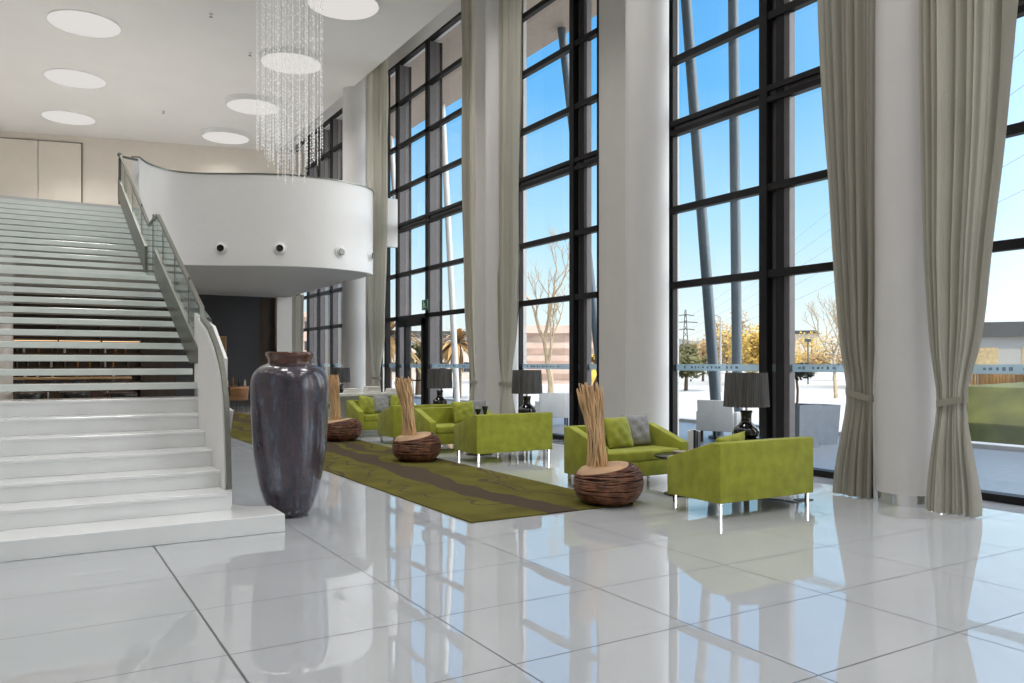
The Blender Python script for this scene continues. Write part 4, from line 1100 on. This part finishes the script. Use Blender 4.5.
def frond_tree(u, depth, h, label, mat, n=60, ln=1.3, seed=1):
    rnd = random.Random(seed); t = thing('palm_tree', label, 'tree', tuple(at(u, depth, -0.06)))
    MB().tube([(0, 0, 0), (0.03, 0, h*.35), (0, 0, h*.7)], [.2, .18, .16], n=9).build('trunk', 'bark_dark', t)
    m = MB()
    for k in range(n):
        a = rnd.uniform(0, 6.28); e = rnd.uniform(-.5, 1.3); pts = []
        for j in range(6):
            f = j/5; rr_ = ln*f*math.cos(e)*(1); z = h*.7 + ln*f*math.sin(e) - 0.55*ln*f*f
            pts.append(Vector((rr_*math.cos(a), rr_*math.sin(a), z)))
        sd = Vector((-math.sin(a), math.cos(a), 0))
        for j in range(5):
            w0 = .13*math.sin(PI*(j/5*.9+.08)); w1 = .13*math.sin(PI*((j+1)/5*.9+.08))
            m.bm.faces.new([m.bm.verts.new(x) for x in (pts[j]-sd*w0, pts[j]+sd*w0, pts[j+1]+sd*w1, pts[j+1]-sd*w1)])
    m.build('fronds', mat, t, smooth=False)
bush_tree(752, 58, 4.8, 3.0, 'leaf_gold', 'glowing golden tree right of the upright outdoor post', 2600, 2, 9)
bush_tree(727, 66, 5.6, 2.4, 'leaf_ochre', 'thin ochre tree between the two outdoor posts', 1100, 3, 7, .14)
bush_tree(741, 74, 6.4, 2.2, 'leaf_ochre', 'sparse ochre tree behind the golden tree', 600, 33, 7, .13)
bush_tree(686, 46, 2.9, 2.0, 'leaf_olive', 'dark olive bush at the left edge of the large window', 1400, 4, 7)
bush_tree(703, 70, 4.2, 2.2, 'leaf_ochre', 'ochre bush left of the leaning outdoor post', 900, 6, 6)
bush_tree(812, 95, 5.2, 4.5, 'leaf_gold', 'low golden tree right of the small pale house', 1500, 7, 9)
bush_tree(834, 74, 4.0, 4.0, 'leaf_ochre', 'low ochre tree beside the large window curtain', 1300, 8, 9)
bush_tree(775, 84, 4.9, 4.5, 'leaf_gold', 'golden tree behind the large window mullion', 1300, 18, 9)
bush_tree(694, 105, 5.4, 5.0, 'leaf_ochre', 'wide ochre thicket at the left of the leaning outdoor post', 1500, 41, 9)
bush_tree(718, 92, 4.6, 5.0, 'leaf_ochre', 'low ochre thicket below the tall street lamp', 1500, 42, 9)
bush_tree(764, 62, 4.2, 3.0, 'leaf_gold', 'bright golden shrub beside the large window mullion', 1500, 43, 8)
bush_tree(748, 118, 5.4, 5.0, 'leaf_gold', 'distant golden thicket behind the upright outdoor post', 1500, 44, 9)
frond_tree(387, 34, 3.9, 'golden palm outside the door bay, left of the door', 'leaf_ochre', 80, 1.8, 3)
frond_tree(457, 36, 3.6, 'golden palm outside the door bay, right of the door', 'leaf_ochre', 70, 1.5, 4)
frond_tree(597, 30, 2.2, 'yellow spiky palm outside the right strip of the second window', 'leaf_gold', 60, 0.9, 5)
frond_tree(419, 40, 3.0, 'olive palm outside seen through the glass door', 'leaf_olive', 50, 1.4, 6)
# hill, pylon, street lamp, cables
m = MB(); base = []; topv = []
for k in range(61):
    u = 560+ (1100-560)*k/60; d = 420
    p = at(u, d, -0.5); hgt = 6+10*math.exp(-((u-700)/38.0)**2)+3*math.exp(-((u-640)/40.0)**2)+2.0*math.sin(u*.05)+1.2*math.sin(u*.17)
    base.append(m.bm.verts.new(p)); topv.append((m.bm.verts.new(at(u, d+60, hgt*1.0)), m.bm.verts.new(at(u, d+200, -0.5))))
for k in range(60):
    m.bm.faces.new((base[k], base[k+1], topv[k+1][0], topv[k][0])); m.bm.faces.new((topv[k][0], topv[k+1][0], topv[k+1][1], topv[k][1]))
tag(m.build('hill', 'hill'), kind='structure')
py = thing('power_pylon', 'distant lattice power pylon above the hill', 'pylon', tuple(at(685.5, 230, -0.06)), face(685))
m = MB(); hh = 17.0
for sx, sy in ((-1, -1), (1, -1), (1, 1), (-1, 1)): m.tube([(sx*1.3, sy*1.3, 0), (sx*.5, sy*.5, hh*.6), (sx*.12, sy*.12, hh)], 0.11, n=4)
for k in range(9):
    z0, z1 = hh*k/9.5, hh*(k+1)/9.5; w0 = 1.3-1.1*k/9; w1 = 1.3-1.1*(k+1)/9
    for sy in (-1, 1): m.tube([(-w0, sy*w0, z0), (w1, sy*w1, z1)], .07, n=3); m.tube([(w0, sy*w0, z0), (-w1, sy*w1, z1)], .07, n=3)
m.build('lattice', 'roof_slate', py)
for z, w in ((hh*.66, 2.6), (hh*.78, 3.4), (hh*.9, 2.4)): MB().tube([(-w, 0, z), (0, 0, z+.3), (w, 0, z)], .12, n=4).build('cross_arm', 'roof_slate', py)
sl = thing('street_lamp', 'tall grey street lamp between the two outdoor posts', 'street lamp', tuple(at(720.5, 44, -0.06)), face(721))
MB().tube([(0, 0, 0), (0, 0, 4.1)], [.075, .045], n=8).build('pole', 'building_grey', sl); MB().tube([(0, 0, 4.1), (-.2, 0, 4.22), (-.35, 0, 4.22)], .035, n=6).build('arm', 'building_grey', sl); MB().box(-.62, -.3, -.08, .08, 4.17, 4.26, .02, 1).build('lamp_head', 'outdoor_steel', sl)
sl = thing('street_lamp', 'short dark lamp post right of the small pale house', 'street lamp', tuple(at(808, 60, -0.06)), face(808))
MB().tube([(0, 0, 0), (0, 0, 3.2)], .05, n=8).build('pole', 'outdoor_steel', sl); MB().box(-.22, .22, -.12, .12, 3.2, 3.42, .03, 1).build('lamp_head', 'outdoor_steel', sl)
def cable(u0, v0, u1, v1, d0, d1, nm, r=0.02):
    a = ray(u0, v0)*d0 + Vector((0, 0, H)); b = ray(u1, v1)*d1 + Vector((0, 0, H)); pts = []
    for k in range(17):
        f = k/16; p_ = a.lerp(b, f); p_.z -= 1.2*math.sin(PI*f); pts.append(p_)
    tag(MB().tube(pts, r, n=3).build('power_cable', 'cable', smooth=False), nm, 'cable', 'overhead power cables outside')
for k, wd in enumerate(('highest', 'second highest', 'middle', 'second lowest', 'lowest')):
    cable(688, 318+6*k, 1060, 20+38*k, 228, 60, '%s power cable sloping down towards the distant pylon' % wd, 0.03)

# ------------------------------------------------------------------ sky and sun
FILL_GLOW = 5.6
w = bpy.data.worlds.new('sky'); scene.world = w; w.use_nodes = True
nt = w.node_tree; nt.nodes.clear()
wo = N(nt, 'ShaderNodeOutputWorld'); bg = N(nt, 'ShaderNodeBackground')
tc = N(nt, 'ShaderNodeTexCoord'); sx = N(nt, 'ShaderNodeSeparateXYZ'); L(nt, tc.outputs['Generated'], sx.inputs[0])
c = ramp(nt, sx.outputs[2], [(0.0, (0.86, 0.84, 0.74)), (0.06, (0.72, 0.84, 0.86)), (0.16, (0.42, 0.70, 0.88)), (0.32, (0.13, 0.44, 0.83)), (0.55, (0.06, 0.30, 0.72)), (1.0, (0.04, 0.2, 0.6))])
# broad bright lobe added to the sky, right of view, to light the room
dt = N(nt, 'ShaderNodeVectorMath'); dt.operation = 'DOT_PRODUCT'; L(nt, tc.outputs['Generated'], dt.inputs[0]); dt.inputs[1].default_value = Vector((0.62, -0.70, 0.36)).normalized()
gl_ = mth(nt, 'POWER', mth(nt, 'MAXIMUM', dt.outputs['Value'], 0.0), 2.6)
gl_ = mth(nt, 'MULTIPLY_ADD', gl_, FILL_GLOW, 0.0)
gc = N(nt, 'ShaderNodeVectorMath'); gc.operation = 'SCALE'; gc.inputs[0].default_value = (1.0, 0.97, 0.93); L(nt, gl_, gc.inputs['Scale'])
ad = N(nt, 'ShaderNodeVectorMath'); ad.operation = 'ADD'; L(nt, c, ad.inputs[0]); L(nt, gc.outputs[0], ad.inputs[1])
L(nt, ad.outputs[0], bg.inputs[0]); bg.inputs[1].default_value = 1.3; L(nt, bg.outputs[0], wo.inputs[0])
sun = bpy.data.lights.new('sun', 'SUN'); sun.energy = 4.5; sun.angle = R(0.6); sun.color = (1.0, 0.86, 0.66)
so = bpy.data.objects.new('sun', sun); COL.objects.link(so)
so.rotation_euler = Vector((0.30, 0.25, -0.92)).to_track_quat('-Z', 'Y').to_euler()

# ------------------------------------------------------------------ colour management
vs = scene.view_settings
scene.display_settings.display_device = 'sRGB'
vs.view_transform = 'Standard'; vs.look = 'None'; vs.exposure = 0.0; vs.gamma = 1.0; vs.use_curve_mapping = False
cy = scene.cycles
cy.max_bounces = 14; cy.diffuse_bounces = 6; cy.glossy_bounces = 6; cy.transmission_bounces = 8; cy.transparent_max_bounces = 40
cy.sample_clamp_indirect = 6.0; cy.caustics_reflective = False; cy.caustics_refractive = False
